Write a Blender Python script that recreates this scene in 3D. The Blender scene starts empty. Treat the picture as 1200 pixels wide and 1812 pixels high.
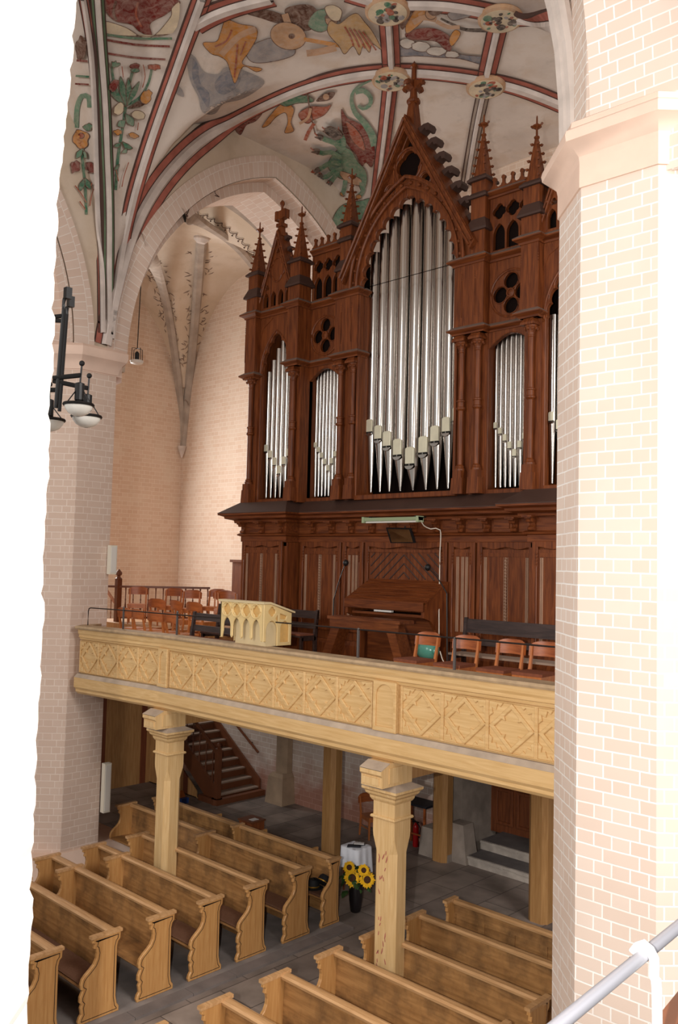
import bpy, bmesh, math, random
from mathutils import Vector, Matrix
random.seed(7)
PI = math.pi
S = bpy.context.scene
C = S.collection

# ------------------------------------------------------------------ camera
W, HH, FPX = 1200, 1812, 1543.76
YAW, PIT, ROL = math.radians(43.966), math.radians(3.3495), math.radians(1.4022)
CAM = Vector((0, 0, 5.7))
_fw = Vector((-math.sin(YAW), math.cos(YAW), 0)); _rt = Vector((math.cos(YAW), math.sin(YAW), 0)); _up = Vector((0, 0, 1))
_f = math.cos(PIT) * _fw + math.sin(PIT) * _up
_u0 = -math.sin(PIT) * _fw + math.cos(PIT) * _up
_r = math.cos(ROL) * _rt + math.sin(ROL) * _u0
_u = -math.sin(ROL) * _rt + math.cos(ROL) * _u0
cd = bpy.data.cameras.new('camera'); cam = bpy.data.objects.new('camera', cd); C.objects.link(cam)
cam.matrix_world = Matrix(((_r.x, _u.x, -_f.x, CAM.x), (_r.y, _u.y, -_f.y, CAM.y), (_r.z, _u.z, -_f.z, CAM.z), (0, 0, 0, 1)))
cd.sensor_fit = 'VERTICAL'; cd.sensor_height = 36.0; cd.lens = 36.0 * FPX / HH
cd.clip_start = 0.05; cd.clip_end = 200
S.camera = cam

# ------------------------------------------------------------------ world, lights, exposure
S.view_settings.view_transform = 'Standard'; S.view_settings.look = 'None'
S.view_settings.exposure = 0.0; S.view_settings.gamma = 1.0; S.view_settings.use_curve_mapping = False
wd = bpy.data.worlds.new('daylight'); S.world = wd; wd.use_nodes = True
wd.node_tree.nodes['Background'].inputs[0].default_value = (1.0, 0.95, 0.9, 1)
wd.node_tree.nodes['Background'].inputs[1].default_value = 0.42

def lamp(name, kind, loc, target, energy, color=(1, 1, 1), **kw):
    d = bpy.data.lights.new(name, kind); o = bpy.data.objects.new(name, d); C.objects.link(o)
    o.location = loc; d.energy = energy; d.color = color
    o.rotation_euler = (Vector(target) - Vector(loc)).to_track_quat('-Z', 'Y').to_euler()
    for k, v in kw.items(): setattr(d, k, v)
    return o
FL = CAM - 0.42 * _rt + Vector((0, 0, 0.04))
lamp('camera_flash', 'SPOT', FL, CAM + 10 * _f - 0.8 * _r - 0.3 * _u, 2150, (1.0, 0.96, 0.90), spot_size=math.radians(88), spot_blend=0.3, shadow_soft_size=0.03)
lamp('aisle_window_daylight', 'AREA', (-23.2, 12.2, 8.2), (-15.5, 12.4, 7.0), 650, (1.0, 0.98, 0.95), shape='RECTANGLE', size=2.6, size_y=5.0)
lamp('nave_right_daylight', 'AREA', (4.5, 6.0, 10.5), (-9.5, 9.5, 3.0), 1300, (1.0, 0.96, 0.92), shape='RECTANGLE', size=4.0, size_y=5.0)  # added area light for unseen daylight from the right
lamp('nave_fill_far', 'AREA', (-8.0, -7.5, 10.0), (-9.8, 8.5, 2.5), 900, (1.0, 0.97, 0.94), shape='RECTANGLE', size=4.0, size_y=5.0)  # added fill light, unseen, with no window wall behind it

# ------------------------------------------------------------------ materials
def srgb(r, g, b):
    f = lambda c: (c / 255 / 12.92) if c / 255 <= 0.04045 else ((c / 255 + 0.055) / 1.055) ** 2.4
    return (f(r), f(g), f(b), 1)
M = {}
def _new(name):
    m = bpy.data.materials.new(name); m.use_nodes = True; M[name] = m
    return m, m.node_tree.nodes, m.node_tree.links, m.node_tree.nodes['Principled BSDF']
def plain(name, col, rough=0.6, metal=0.0, var=0.0, vscale=8.0, spec=0.5, bump=0.0):
    m, N, L, b = _new(name)
    b.inputs['Roughness'].default_value = rough; b.inputs['Metallic'].default_value = metal
    b.inputs['Specular IOR Level'].default_value = spec
    c = srgb(*col)
    if var or bump:
        t = N.new('ShaderNodeTexCoord'); n = N.new('ShaderNodeTexNoise'); n.inputs['Scale'].default_value = vscale; n.inputs['Detail'].default_value = 6
        L.new(t.outputs['Object'], n.inputs['Vector'])
        r = N.new('ShaderNodeValToRGB'); r.color_ramp.elements[0].position = 0.3; r.color_ramp.elements[1].position = 0.72
        r.color_ramp.elements[0].color = tuple(v * (1 - var) for v in c[:3]) + (1,); r.color_ramp.elements[1].color = tuple(min(1, v * (1 + var)) for v in c[:3]) + (1,)
        L.new(n.outputs['Fac'], r.inputs['Fac']); L.new(r.outputs['Color'], b.inputs['Base Color'])
        if bump:
            bp = N.new('ShaderNodeBump'); bp.inputs['Strength'].default_value = bump; bp.inputs['Distance'].default_value = 0.02
            L.new(n.outputs['Fac'], bp.inputs['Height']); L.new(bp.outputs['Normal'], b.inputs['Normal'])
    else: b.inputs['Base Color'].default_value = c
    return m
def wood(name, c1, c2, rough=0.45, axis='Z', scale=3.0, stretch=14.0, stain=None, spec=0.5, coord='Object', patch=0.0, coat=0.0):
    m, N, L, b = _new(name)
    b.inputs['Roughness'].default_value = rough; b.inputs['Specular IOR Level'].default_value = spec
    b.inputs['Coat Weight'].default_value = coat
    t = N.new('ShaderNodeTexCoord'); mp = N.new('ShaderNodeMapping')
    sc = [stretch, stretch, stretch]; sc['XYZ'.index(axis)] = 1.0
    mp.inputs['Scale'].default_value = sc
    L.new(t.outputs[coord], mp.inputs['Vector'])
    n = N.new('ShaderNodeTexNoise'); n.inputs['Scale'].default_value = scale; n.inputs['Detail'].default_value = 8; n.inputs['Distortion'].default_value = 0.6
    L.new(mp.outputs['Vector'], n.inputs['Vector'])
    r = N.new('ShaderNodeValToRGB'); r.color_ramp.elements[0].position = 0.32; r.color_ramp.elements[1].position = 0.7
    r.color_ramp.elements[0].color = srgb(*c1); r.color_ramp.elements[1].color = srgb(*c2)
    L.new(n.outputs['Fac'], r.inputs['Fac'])
    out = r.outputs['Color']
    if stain:
        n2 = N.new('ShaderNodeTexNoise'); n2.inputs['Scale'].default_value = 2.6; n2.inputs['Detail'].default_value = 5; n2.inputs['Roughness'].default_value = 0.6
        L.new(t.outputs[coord], n2.inputs['Vector'])
        r2 = N.new('ShaderNodeValToRGB'); r2.color_ramp.elements[0].position = 0.42; r2.color_ramp.elements[1].position = 0.66
        r2.color_ramp.elements[0].color = (0, 0, 0, 1); r2.color_ramp.elements[1].color = (1, 1, 1, 1)
        L.new(n2.outputs['Fac'], r2.inputs['Fac'])
        mx = N.new('ShaderNodeMix'); mx.data_type = 'RGBA'; mul = N.new('ShaderNodeMath'); mul.operation = 'MULTIPLY'; mul.inputs[1].default_value = patch
        L.new(r2.outputs['Color'], mul.inputs[0]); L.new(mul.outputs[0], mx.inputs[0])
        L.new(out, mx.inputs[6]); mx.inputs[7].default_value = srgb(*stain); out = mx.outputs[2]
    L.new(out, b.inputs['Base Color'])
    bp = N.new('ShaderNodeBump'); bp.inputs['Strength'].default_value = 0.12; bp.inputs['Distance'].default_value = 0.01
    L.new(n.outputs['Fac'], bp.inputs['Height']); L.new(bp.outputs['Normal'], b.inputs['Normal'])
    return m
def brick(name, c1, c2, mort, stain=None, rough=0.75, bw=0.38, rh=0.125, ms=0.0085, bump=0.35, low=None):
    m, N, L, b = _new(name)
    b.inputs['Roughness'].default_value = rough; b.inputs['Specular IOR Level'].default_value = 0.3
    t = N.new('ShaderNodeTexCoord'); 
    nd = N.new('ShaderNodeTexNoise'); nd.inputs['Scale'].default_value = 3.0; L.new(t.outputs['UV'], nd.inputs['Vector'])
    mxv = N.new('ShaderNodeMix'); mxv.data_type = 'VECTOR'; mxv.inputs[0].default_value = 0.012
    L.new(t.outputs['UV'], mxv.inputs[4]); L.new(nd.outputs['Color'], mxv.inputs[5])
    k = N.new('ShaderNodeTexBrick'); k.inputs['Scale'].default_value = 1.0; k.inputs['Brick Width'].default_value = bw; k.inputs['Row Height'].default_value = rh
    k.inputs['Mortar Size'].default_value = ms; k.inputs['Mortar Smooth'].default_value = 0.3; k.offset = 0.5; k.offset_frequency = 2; k.squash = 0.5; k.squash_frequency = 2
    k.inputs['Color1'].default_value = srgb(*c1); k.inputs['Color2'].default_value = srgb(*c2); k.inputs['Mortar'].default_value = srgb(*mort); k.inputs['Bias'].default_value = -0.1
    L.new(mxv.outputs[1], k.inputs['Vector'])
    out = k.outputs['Color']
    if stain:
        n2 = N.new('ShaderNodeTexNoise'); n2.inputs['Scale'].default_value = 1.3; n2.inputs['Detail'].default_value = 6
        L.new(t.outputs['Object'], n2.inputs['Vector'])
        r2 = N.new('ShaderNodeValToRGB'); r2.color_ramp.elements[0].position = 0.45; r2.color_ramp.elements[1].position = 0.75
        r2.color_ramp.elements[0].color = (0, 0, 0, 1); r2.color_ramp.elements[1].color = (.5, .5, .5, 1)
        L.new(n2.outputs['Fac'], r2.inputs['Fac'])
        mx = N.new('ShaderNodeMix'); mx.data_type = 'RGBA'; L.new(r2.outputs['Color'], mx.inputs[0]); L.new(out, mx.inputs[6]); mx.inputs[7].default_value = srgb(*stain); out = mx.outputs[2]
    if low:   # redder bare brick where the wash has worn off near the floor
        sp = N.new('ShaderNodeSeparateXYZ'); L.new(t.outputs['UV'], sp.inputs[0])
        n3 = N.new('ShaderNodeTexNoise'); n3.inputs['Scale'].default_value = 2.0; n3.inputs['Detail'].default_value = 5; L.new(t.outputs['UV'], n3.inputs['Vector'])
        ad = N.new('ShaderNodeMath'); ad.operation = 'MULTIPLY_ADD'; ad.inputs[1].default_value = 1.6; L.new(n3.outputs['Fac'], ad.inputs[0]); L.new(sp.outputs['Y'], ad.inputs[2])
        mr = N.new('ShaderNodeMapRange'); mr.inputs[1].default_value = 1.1; mr.inputs[2].default_value = 1.9; mr.inputs[3].default_value = 0.8; mr.inputs[4].default_value = 0.0
        L.new(ad.outputs[0], mr.inputs[0])
        mx = N.new('ShaderNodeMix'); mx.data_type = 'RGBA'; mx.blend_type = 'MULTIPLY'; L.new(mr.outputs[0], mx.inputs[0]); L.new(out, mx.inputs[6]); mx.inputs[7].default_value = srgb(*low); out = mx.outputs[2]
    L.new(out, b.inputs['Base Color'])
    bp = N.new('ShaderNodeBump'); bp.inputs['Strength'].default_value = bump; bp.inputs['Distance'].default_value = 0.01; bp.invert = True
    L.new(k.outputs['Fac'], bp.inputs['Height']); L.new(bp.outputs['Normal'], b.inputs['Normal'])
    return m
def plaster(name, base, spots, rough=0.85, scale=0.9):
    m, N, L, b = _new(name); b.inputs['Roughness'].default_value = rough; b.inputs['Specular IOR Level'].default_value = 0.15
    t = N.new('ShaderNodeTexCoord'); out = None
    rgb = N.new('ShaderNodeRGB'); rgb.outputs[0].default_value = srgb(*base); out = rgb.outputs[0]
    for i, (c, sc, lo, hi, amt) in enumerate(spots):
        n = N.new('ShaderNodeTexNoise'); n.inputs['Scale'].default_value = sc; n.inputs['Detail'].default_value = 7; n.inputs['Roughness'].default_value = 0.62
        mp = N.new('ShaderNodeMapping'); mp.inputs['Location'].default_value = (i * 7.3, i * 3.1, i); L.new(t.outputs['Object'], mp.inputs['Vector']); L.new(mp.outputs['Vector'], n.inputs['Vector'])
        mr = N.new('ShaderNodeMapRange'); mr.inputs[1].default_value = lo; mr.inputs[2].default_value = hi; mr.inputs[4].default_value = amt
        L.new(n.outputs['Fac'], mr.inputs[0])
        mx = N.new('ShaderNodeMix'); mx.data_type = 'RGBA'; L.new(mr.outputs[0], mx.inputs[0]); L.new(out, mx.inputs[6]); mx.inputs[7].default_value = srgb(*c); out = mx.outputs[2]
    L.new(out, b.inputs['Base Color'])
    return m

brick('peach_brick', (219, 198, 183), (224, 206, 193), (243, 238, 233), stain=(212, 191, 176), rh=0.122, bw=0.34)
brick('pier_brick', (208, 183, 166), (214, 191, 175), (228, 210, 197), stain=(202, 177, 162), rh=0.119, bw=0.33)
brick('aisle_brick', (212, 184, 162), (220, 196, 176), (230, 214, 200), stain=(222, 206, 188), ms=0.007)
brick('worn_brick', (196, 176, 162), (208, 190, 178), (222, 213, 205), stain=(205, 190, 182), low=(190, 128, 105))
brick('arch_brick', (212, 188, 172), (218, 198, 184), (230, 218, 208), bw=0.145, rh=0.30, ms=0.008)
M['arch_brick'].node_tree.nodes['Brick Texture'].squash = 1.0
plaster('vault_plaster', (220, 207, 196), [((190, 177, 167), 0.7, 0.45, 0.7, 0.6), ((198, 172, 146), 1.3, 0.5, 0.75, 0.6), ((164, 152, 140), 2.6, 0.58, 0.8, 0.5)])
plaster('aisle_plaster', (206, 187, 166), [((226, 212, 198), 0.6, 0.45, 0.7, 0.7), ((178, 156, 132), 1.6, 0.55, 0.8, 0.6), ((120, 104, 92), 3.2, 0.64, 0.85, 0.5)])
plain('white_wash', (240, 232, 226), 0.85, spec=0.2, var=0.03, vscale=2, bump=0.25)
plain('stone_peach', (226, 198, 180), 0.7, spec=0.3, var=0.06, vscale=3)
plain('rib_white', (208, 196, 188), 0.85, var=0.15, vscale=3, spec=0.1)
plain('rib_grey', (172, 158, 146), 0.85, var=0.2, vscale=2.5, spec=0.1)
plain('rib_red', (172, 104, 90), 0.85, var=0.2, vscale=4, spec=0.1)
plain('rib_dark', (84, 64, 58), 0.85, spec=0.1)
plain('faded_paint', (138, 118, 106), 0.9, spec=0.1)
plain('rib_green', (104, 122, 96), 0.85, var=0.2, vscale=4, spec=0.1)
for nm, c in dict(paint_green=(70, 118, 92), paint_teal=(104, 140, 116), paint_red=(116, 40, 34), paint_rust=(156, 76, 52), paint_ochre=(196, 134, 66), paint_grey=(150, 146, 146),
                  paint_bluegrey=(118, 120, 128), paint_skin=(190, 150, 118), paint_brown=(92, 58, 44), paint_dark=(58, 50, 46), paint_cream=(212, 194, 164), paint_wing=(186, 150, 104), paint_gold=(192, 152, 116), paint_white=(206, 198, 188)).items():
    m = plain(nm, c, 0.88, var=0.22, vscale=3.5, spec=0.1); N, L = m.node_tree.nodes, m.node_tree.links
    # worn limewash paint: the plaster shows through in streaks
    n = N.new('ShaderNodeTexNoise'); n.inputs['Scale'].default_value = 7.0; n.inputs['Detail'].default_value = 8; n.inputs['Roughness'].default_value = 0.7; n.inputs['Distortion'].default_value = 1.2
    t = N.new('ShaderNodeTexCoord'); L.new(t.outputs['Object'], n.inputs['Vector'])
    mr = N.new('ShaderNodeMapRange'); mr.inputs[1].default_value = 0.38; mr.inputs[2].default_value = 0.72; mr.inputs[3].default_value = 0.0; mr.inputs[4].default_value = 0.55; L.new(n.outputs['Fac'], mr.inputs[0])
    mx = N.new('ShaderNodeMix'); mx.data_type = 'RGBA'; L.new(mr.outputs[0], mx.inputs[0]); L.new(N['Color Ramp'].outputs['Color'], mx.inputs[6]); mx.inputs[7].default_value = srgb(192, 174, 160); L.new(mx.outputs[2], N['Principled BSDF'].inputs['Base Color'])
wood('organ_oak', (82, 38, 16), (124, 66, 31), 0.45, 'Z', 2.2, 12, spec=0.3)
wood('organ_oak_flat', (82, 38, 16), (124, 66, 31), 0.45, 'X', 2.2, 12, spec=0.3)
plain('dusty_ledge', (112, 92, 82), 0.8, var=0.2, vscale=6)
plain('ledge_dark', (64, 42, 34), 0.6, var=0.15, vscale=3)
plain('shade_black', (22, 12, 9), 0.9, spec=0.1)  # near-black holds the shade inside the organ case
m_ = plain('pipe_tin', (190, 184, 178), 0.2, 1.0)
plain('pipe_mouth', (226, 222, 198), 0.4, 0.35, var=0.08, vscale=5)
plain('bead_light', (150, 116, 94), 0.5, var=0.1, vscale=5)
plain('pipe_shadow', (12, 10, 9), 0.9)
wood('parapet_paint', (202, 163, 108), (219, 184, 132), 0.5, 'X', 2.0, 16, spec=0.35)
wood('post_paint', (203, 165, 112), (220, 187, 137), 0.5, 'Z', 2.0, 16, spec=0.35, stain=(150, 86, 66), patch=0.0)
wood('post_back', (150, 108, 62), (172, 130, 82), 0.5, 'Z', 2.0, 16, spec=0.35)
plain('dust_grey', (178, 160, 142), 0.9, var=0.15, vscale=5)
plain('rail_cap_wood', (176, 150, 118), 0.8, var=0.2, vscale=7)
wood('pew_end', (172, 122, 70), (192, 145, 90), 0.4, 'Z', 2.4, 12, spec=0.5)
wood('pew_board', (142, 100, 58), (178, 132, 82), 0.42, 'X', 1.6, 12, stain=(84, 60, 40), patch=0.8, spec=0.5)
wood('pew_rail', (170, 128, 84), (196, 154, 110), 0.35, 'X', 2.4, 12, spec=0.5)
plain('inlay', (30, 18, 10), 0.6)
plain('pew_cushion', (116, 84, 66), 0.95, var=0.1, vscale=30, spec=0.1)
wood('chair_wood', (138, 70, 32), (176, 98, 50), 0.35, 'X', 3, 8, spec=0.5)
wood('chair_leg', (176, 102, 54), (196, 120, 66), 0.35, 'Z', 3, 8, spec=0.5)
plain('seat_rust', (130, 78, 58), 0.95, var=0.1, vscale=25, spec=0.1)
wood('dark_bench', (44, 32, 30), (66, 50, 46), 0.35, 'X', 3, 8, spec=0.5)
wood('bench_brown', (92, 46, 22), (126, 70, 36), 0.35, 'X', 3, 8, spec=0.5)
plain('iron', (52, 44, 42), 0.5, 0.6)
plain('iron_grey', (110, 104, 102), 0.45, 0.7)
plain('black_metal', (22, 21, 22), 0.45, 0.3)
plain('glass_white', (226, 222, 214), 0.25)
plain('white_enamel', (214, 214, 216), 0.35, var=0.03, vscale=4)
plain('galv', (150, 150, 158), 0.42, 0.4)
plain('loudspeaker_white', (226, 220, 204), 0.5)
plain('stair_paint', (112, 64, 38), 0.45, var=0.1, vscale=4)
plain('stair_tread', (150, 128, 112), 0.7, var=0.1, vscale=4)
wood('panel_pale', (170, 122, 74), (196, 150, 98), 0.5, 'Z', 2.0, 12)
wood('panel_red', (112, 58, 36), (132, 72, 46), 0.5, 'Z', 2.0, 12)
plain('stone_floor_trim', (112, 102, 98), 0.85, var=0.2, vscale=3, bump=0.3)
plain('stone_brown', (158, 134, 110), 0.9, var=0.2, vscale=3, bump=0.4)
plain('stone_old', (146, 134, 124), 0.9, var=0.28, vscale=3, bump=0.6)
plain('step_edge', (168, 158, 148), 0.9, var=0.2, vscale=6, bump=0.4)
plain('step_top', (92, 86, 84), 0.8, var=0.2, vscale=4)
wood('door_wood', (96, 48, 22), (128, 70, 36), 0.5, 'Z', 2.0, 12)
plain('cloth_white', (226, 228, 236), 0.9, var=0.03, vscale=10, spec=0.1)
plain('petal', (240, 186, 14), 0.7, var=0.1, vscale=20)
plain('seed_brown', (70, 40, 16), 0.9)
plain('leaf', (40, 70, 26), 0.6, var=0.3, vscale=12)
plain('vase_black', (24, 20, 22), 0.35)
plain('hat_black', (14, 14, 18), 0.75)
plain('gilt', (196, 150, 60), 0.35, 0.8)
plain('paper', (214, 210, 206), 0.9)
plain('book_dark', (30, 30, 40), 0.6)
plain('extinguisher_red', (170, 16, 18), 0.3)
plain('teal_enamel', (84, 150, 134), 0.25)
plain('lamp_green', (150, 164, 130), 0.4)
plain('cable_white', (214, 204, 190), 0.5)
plain('mirror_glass', (180, 176, 170), 0.06, 1.0)
plain('toy_blue', (36, 70, 140), 0.5)
plain('toy_orange', (206, 120, 50), 0.5)
plain('bowl_dark', (60, 48, 42), 0.6)
wood('box_brown', (120, 62, 30), (146, 82, 42), 0.5, 'Z', 3, 8)
plain('lectern_carved', (218, 190, 134), 0.5, var=0.06, vscale=6)
plain('lectern_infill', (210, 168, 102), 0.5, var=0.12, vscale=8)
plain('lectern_plain', (206, 186, 146), 0.55, var=0.06, vscale=4)

def floor_mat(name, c1, c2, mort, bw, rh):
    m, N, L, b = _new(name); b.inputs['Roughness'].default_value = 0.62; b.inputs['Specular IOR Level'].default_value = 0.4
    t = N.new('ShaderNodeTexCoord'); k = N.new('ShaderNodeTexBrick'); k.inputs['Scale'].default_value = 1; k.inputs['Brick Width'].default_value = bw; k.inputs['Row Height'].default_value = rh
    k.inputs['Mortar Size'].default_value = 0.008; k.inputs['Color1'].default_value = srgb(*c1); k.inputs['Color2'].default_value = srgb(*c2); k.inputs['Mortar'].default_value = srgb(*mort)
    mp = N.new('ShaderNodeMapping'); mp.inputs['Rotation'].default_value = (0, 0, PI / 2); L.new(t.outputs['UV'], mp.inputs['Vector']); L.new(mp.outputs['Vector'], k.inputs['Vector'])
    n = N.new('ShaderNodeTexNoise'); n.inputs['Scale'].default_value = 1.6; n.inputs['Detail'].default_value = 8; L.new(t.outputs['UV'], n.inputs['Vector'])
    mr = N.new('ShaderNodeMapRange'); mr.inputs[1].default_value = 0.35; mr.inputs[2].default_value = 0.7; mr.inputs[3].default_value = 0.6; mr.inputs[4].default_value = 1.15; L.new(n.outputs['Fac'], mr.inputs[0])
    mx = N.new('ShaderNodeMix'); mx.data_type = 'RGBA'; mx.blend_type = 'MULTIPLY'; mx.inputs[0].default_value = 1; L.new(k.outputs['Color'], mx.inputs[6]); L.new(mr.outputs[0], mx.inputs[7])
    L.new(mx.outputs[2], b.inputs['Base Color'])
    bp = N.new('ShaderNodeBump'); bp.inputs['Strength'].default_value = 0.25; bp.inputs['Distance'].default_value = 0.01; L.new(n.outputs['Fac'], bp.inputs['Height']); L.new(bp.outputs['Normal'], b.inputs['Normal'])
    return m
floor_mat('aisle_slabs', (150, 136, 126), (126, 113, 105), (84, 75, 70), 0.95, 0.62)
plain('pew_platform', (124, 116, 112), 0.7, var=0.3, vscale=2.5, bump=0.2)

# ------------------------------------------------------------------ mesh building
class MB:
    def __init__(s): s.v = []; s.f = []; s.mi = []; s.uv = {}
    def add(s, verts, faces, mi=0, T=None, uvs=None):
        b = len(s.v)
        for p in verts:
            p = Vector(p)
            s.v.append(T @ p if T else p)
        for i, f in enumerate(faces):
            if uvs: s.uv[len(s.f)] = uvs[i]
            s.f.append(tuple(b + j for j in f)); s.mi.append(mi)
        return s
    def box(s, x0, x1, y0, y1, z0, z1, mi=0, T=None):
        v = [(x0, y0, z0), (x1, y0, z0), (x1, y1, z0), (x0, y1, z0), (x0, y0, z1), (x1, y0, z1), (x1, y1, z1), (x0, y1, z1)]
        return s.add(v, [(3, 2, 1, 0), (4, 5, 6, 7), (0, 1, 5, 4), (1, 2, 6, 5), (2, 3, 7, 6), (3, 0, 4, 7)], mi, T)
    def prism(s, poly, a, b, axis='y', mi=0, T=None):
        """poly of 2D points; axis y -> points are (x,z), x -> (y,z), z -> (x,y)"""
        n = len(poly)
        def P(p, t): return {'y': (p[0], t, p[1]), 'x': (t, p[0], p[1]), 'z': (p[0], p[1], t)}[axis]
        v = [P(p, a) for p in poly] + [P(p, b) for p in poly]
        f = [tuple(range(n))[::-1], tuple(range(n, 2 * n))] + [(i, (i + 1) % n, n + (i + 1) % n, n + i) for i in range(n)]
        return s.add(v, f, mi, T)
    def frustum(s, cx, cy, z0, z1, hx0, hy0, hx1, hy1, mi=0, T=None):
        v = [(cx - hx0, cy - hy0, z0), (cx + hx0, cy - hy0, z0), (cx + hx0, cy + hy0, z0), (cx - hx0, cy + hy0, z0),
             (cx - hx1, cy - hy1, z1), (cx + hx1, cy - hy1, z1), (cx + hx1, cy + hy1, z1), (cx - hx1, cy + hy1, z1)]
        return s.add(v, [(3, 2, 1, 0), (4, 5, 6, 7), (0, 1, 5, 4), (1, 2, 6, 5), (2, 3, 7, 6), (3, 0, 4, 7)], mi, T)
    def lathe(s, prof, c=(0, 0, 0), n=16, mi=0, T=None, ph=0.0, sx=1.0, sy=1.0):
        v = []; f = []
        for r, z in prof:
            for k in range(n):
                a = ph + 2 * PI * k / n; v.append((c[0] + r * math.cos(a) * sx, c[1] + r * math.sin(a) * sy, c[2] + z))
        for i in range(len(prof) - 1):
            for k in range(n): f.append((i * n + k, i * n + (k + 1) % n, (i + 1) * n + (k + 1) % n, (i + 1) * n + k))
        f.append(tuple(range(n))[::-1]); f.append(tuple(range((len(prof) - 1) * n, len(prof) * n)))
        return s.add(v, f, mi, T)
    def tube(s, pts, r, n=8, mi=0, T=None, closed=False):
        pts = [Vector(p) for p in pts]; rings = []; m = len(pts)
        up = Vector((0, 0, 1))
        for i, p in enumerate(pts):
            d = (pts[(i + 1) % m] - pts[i - 1]) if closed else (pts[min(i + 1, m - 1)] - pts[max(i - 1, 0)])
            d.normalize()
            a = d.cross(up)
            if a.length < 1e-3: a = d.cross(Vector((1, 0, 0)))
            a.normalize(); b = a.cross(d)
            rr = r[i] if isinstance(r, (list, tuple)) else r
            rings.append([p + rr * (math.cos(2 * PI * k / n) * a + math.sin(2 * PI * k / n) * b) for k in range(n)])
        v = [q for g in rings for q in g]; f = []
        for i in range(m if closed else m - 1):
            j = (i + 1) % m
            for k in range(n): f.append((i * n + k, i * n + (k + 1) % n, j * n + (k + 1) % n, j * n + k))
        if not closed: f.append(tuple(range(n))[::-1]); f.append(tuple(range((m - 1) * n, m * n)))
        return s.add(v, f, mi, T)
    def ball(s, c, r, mi=0, T=None, n=10, sz=1.0):
        pr = [(max(0.02 * r, r * math.sin(PI * i / 6)), -r * sz * math.cos(PI * i / 6)) for i in range(7)]
        return s.lathe(pr, c, n, mi, T)
    def sweep(s, prof, path, mi=0, closed=False, T=None):
        """prof: closed polygon of (outward, z); path: plan points; outward is to the right of the travel direction"""
        m = len(path); P = [Vector(p) for p in path]; offs = []
        for i in range(m):
            ns = []
            for a, b in ((i - 1, i), (i, i + 1)):
                if closed or (a >= 0 and b < m):
                    d = (P[b % m] - P[a % m]).normalized(); ns.append(Vector((d.y, -d.x)))
            if len(ns) == 2:
                h = ns[0] + ns[1]; h = h * (2.0 / max(0.2, h.length_squared))
            else: h = ns[0]
            offs.append(h)
        k = len(prof); v = []; f = []
        for i in range(m):
            for o, z in prof: v.append((P[i].x + offs[i].x * o, P[i].y + offs[i].y * o, z))
        for i in range(m if closed else m - 1):
            j = (i + 1) % m
            for q in range(k): f.append((i * k + q, j * k + q, j * k + (q + 1) % k, i * k + (q + 1) % k))
        if not closed: f.append(tuple(range(k))); f.append(tuple(range((m - 1) * k, m * k))[::-1])
        return s.add(v, f, mi, T)
    def plate(s, loops, y0, y1, mi=0, bevel=0.0, T=None, axis='y'):
        """flat board with holes: loops of (x,z) points (outer first), extruded y0..y1"""
        cu = bpy.data.curves.new('c', 'CURVE'); cu.dimensions = '2D'; cu.fill_mode = 'BOTH'
        t = abs(y1 - y0) / 2; cu.extrude = t - bevel; cu.bevel_depth = bevel; cu.offset = -bevel; cu.bevel_resolution = 0
        for lp in loops:
            sp = cu.splines.new('POLY'); sp.points.add(len(lp) - 1); sp.use_cyclic_u = True
            for q, p in zip(sp.points, lp): q.co = (p[0], p[1], 0, 1)
        ob = bpy.data.objects.new('c', cu); C.objects.link(ob)
        dg = bpy.context.evaluated_depsgraph_get(); me = bpy.data.meshes.new_from_object(ob.evaluated_get(dg))
        ym = (y0 + y1) / 2
        if axis == 'y': vs = [(q.co.x, ym - q.co.z, q.co.y) for q in me.vertices]
        elif axis == 'x': vs = [(ym + q.co.z, q.co.x, q.co.y) for q in me.vertices]
        else: vs = [(q.co.x, q.co.y, ym + q.co.z) for q in me.vertices]
        fs = [tuple(p.vertices) for p in me.polygons]
        bpy.data.objects.remove(ob); bpy.data.curves.remove(cu); bpy.data.meshes.remove(me)
        return s.add(vs, fs, mi, T)
    def build(s, name, mats, parent=None, smooth=False, uv=False, angle=40):
        me = bpy.data.meshes.new(name)
        org = Vector((0, 0, 0))
        if parent is not None: org = base_of(parent)
        me.from_pydata([tuple(p - org) for p in s.v], [], s.f)
        for mt in (mats if isinstance(mats, (list, tuple)) else [mats]): me.materials.append(M[mt])
        me.polygons.foreach_set('material_index', s.mi)
        if not s.uv:
            bm = bmesh.new(); bm.from_mesh(me); bmesh.ops.recalc_face_normals(bm, faces=bm.faces[:]); bm.to_mesh(me); bm.free()
        me.update()
        if smooth:
            me.polygons.foreach_set('use_smooth', [True] * len(me.polygons))
            me.set_sharp_from_angle(angle=math.radians(angle))
        if uv or s.uv:
            lay = me.uv_layers.new(name='UVMap')
            for p in me.polygons:
                if p.index in s.uv:
                    for li, q in zip(p.loop_indices, s.uv[p.index]): lay.data[li].uv = q
                    continue
                n = p.normal
                for li in p.loop_indices:
                    co = me.vertices[me.loops[li].vertex_index].co + org
                    if abs(n.z) > 0.75: lay.data[li].uv = (co.x, co.y)
                    else:
                        h = Vector((-n.y, n.x)).normalized()
                        lay.data[li].uv = (co.x * h.x + co.y * h.y, co.z)
        o = bpy.data.objects.new(name, me); C.objects.link(o)
        if parent is not None: o.parent = parent
        return o
_base = {}
def base_of(o):
    p = Vector((0, 0, 0))
    while o is not None: p += Vector(o.location); o = o.parent
    return p
def thing(name, label, cat, loc, group=None, rz=0.0):
    o = bpy.data.objects.new(name, None); C.objects.link(o); o.location = loc; o.rotation_euler = (0, 0, rz); o.empty_display_size = 0.2
    o['label'] = label; o['category'] = cat
    if group: o['group'] = group
    return o
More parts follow.
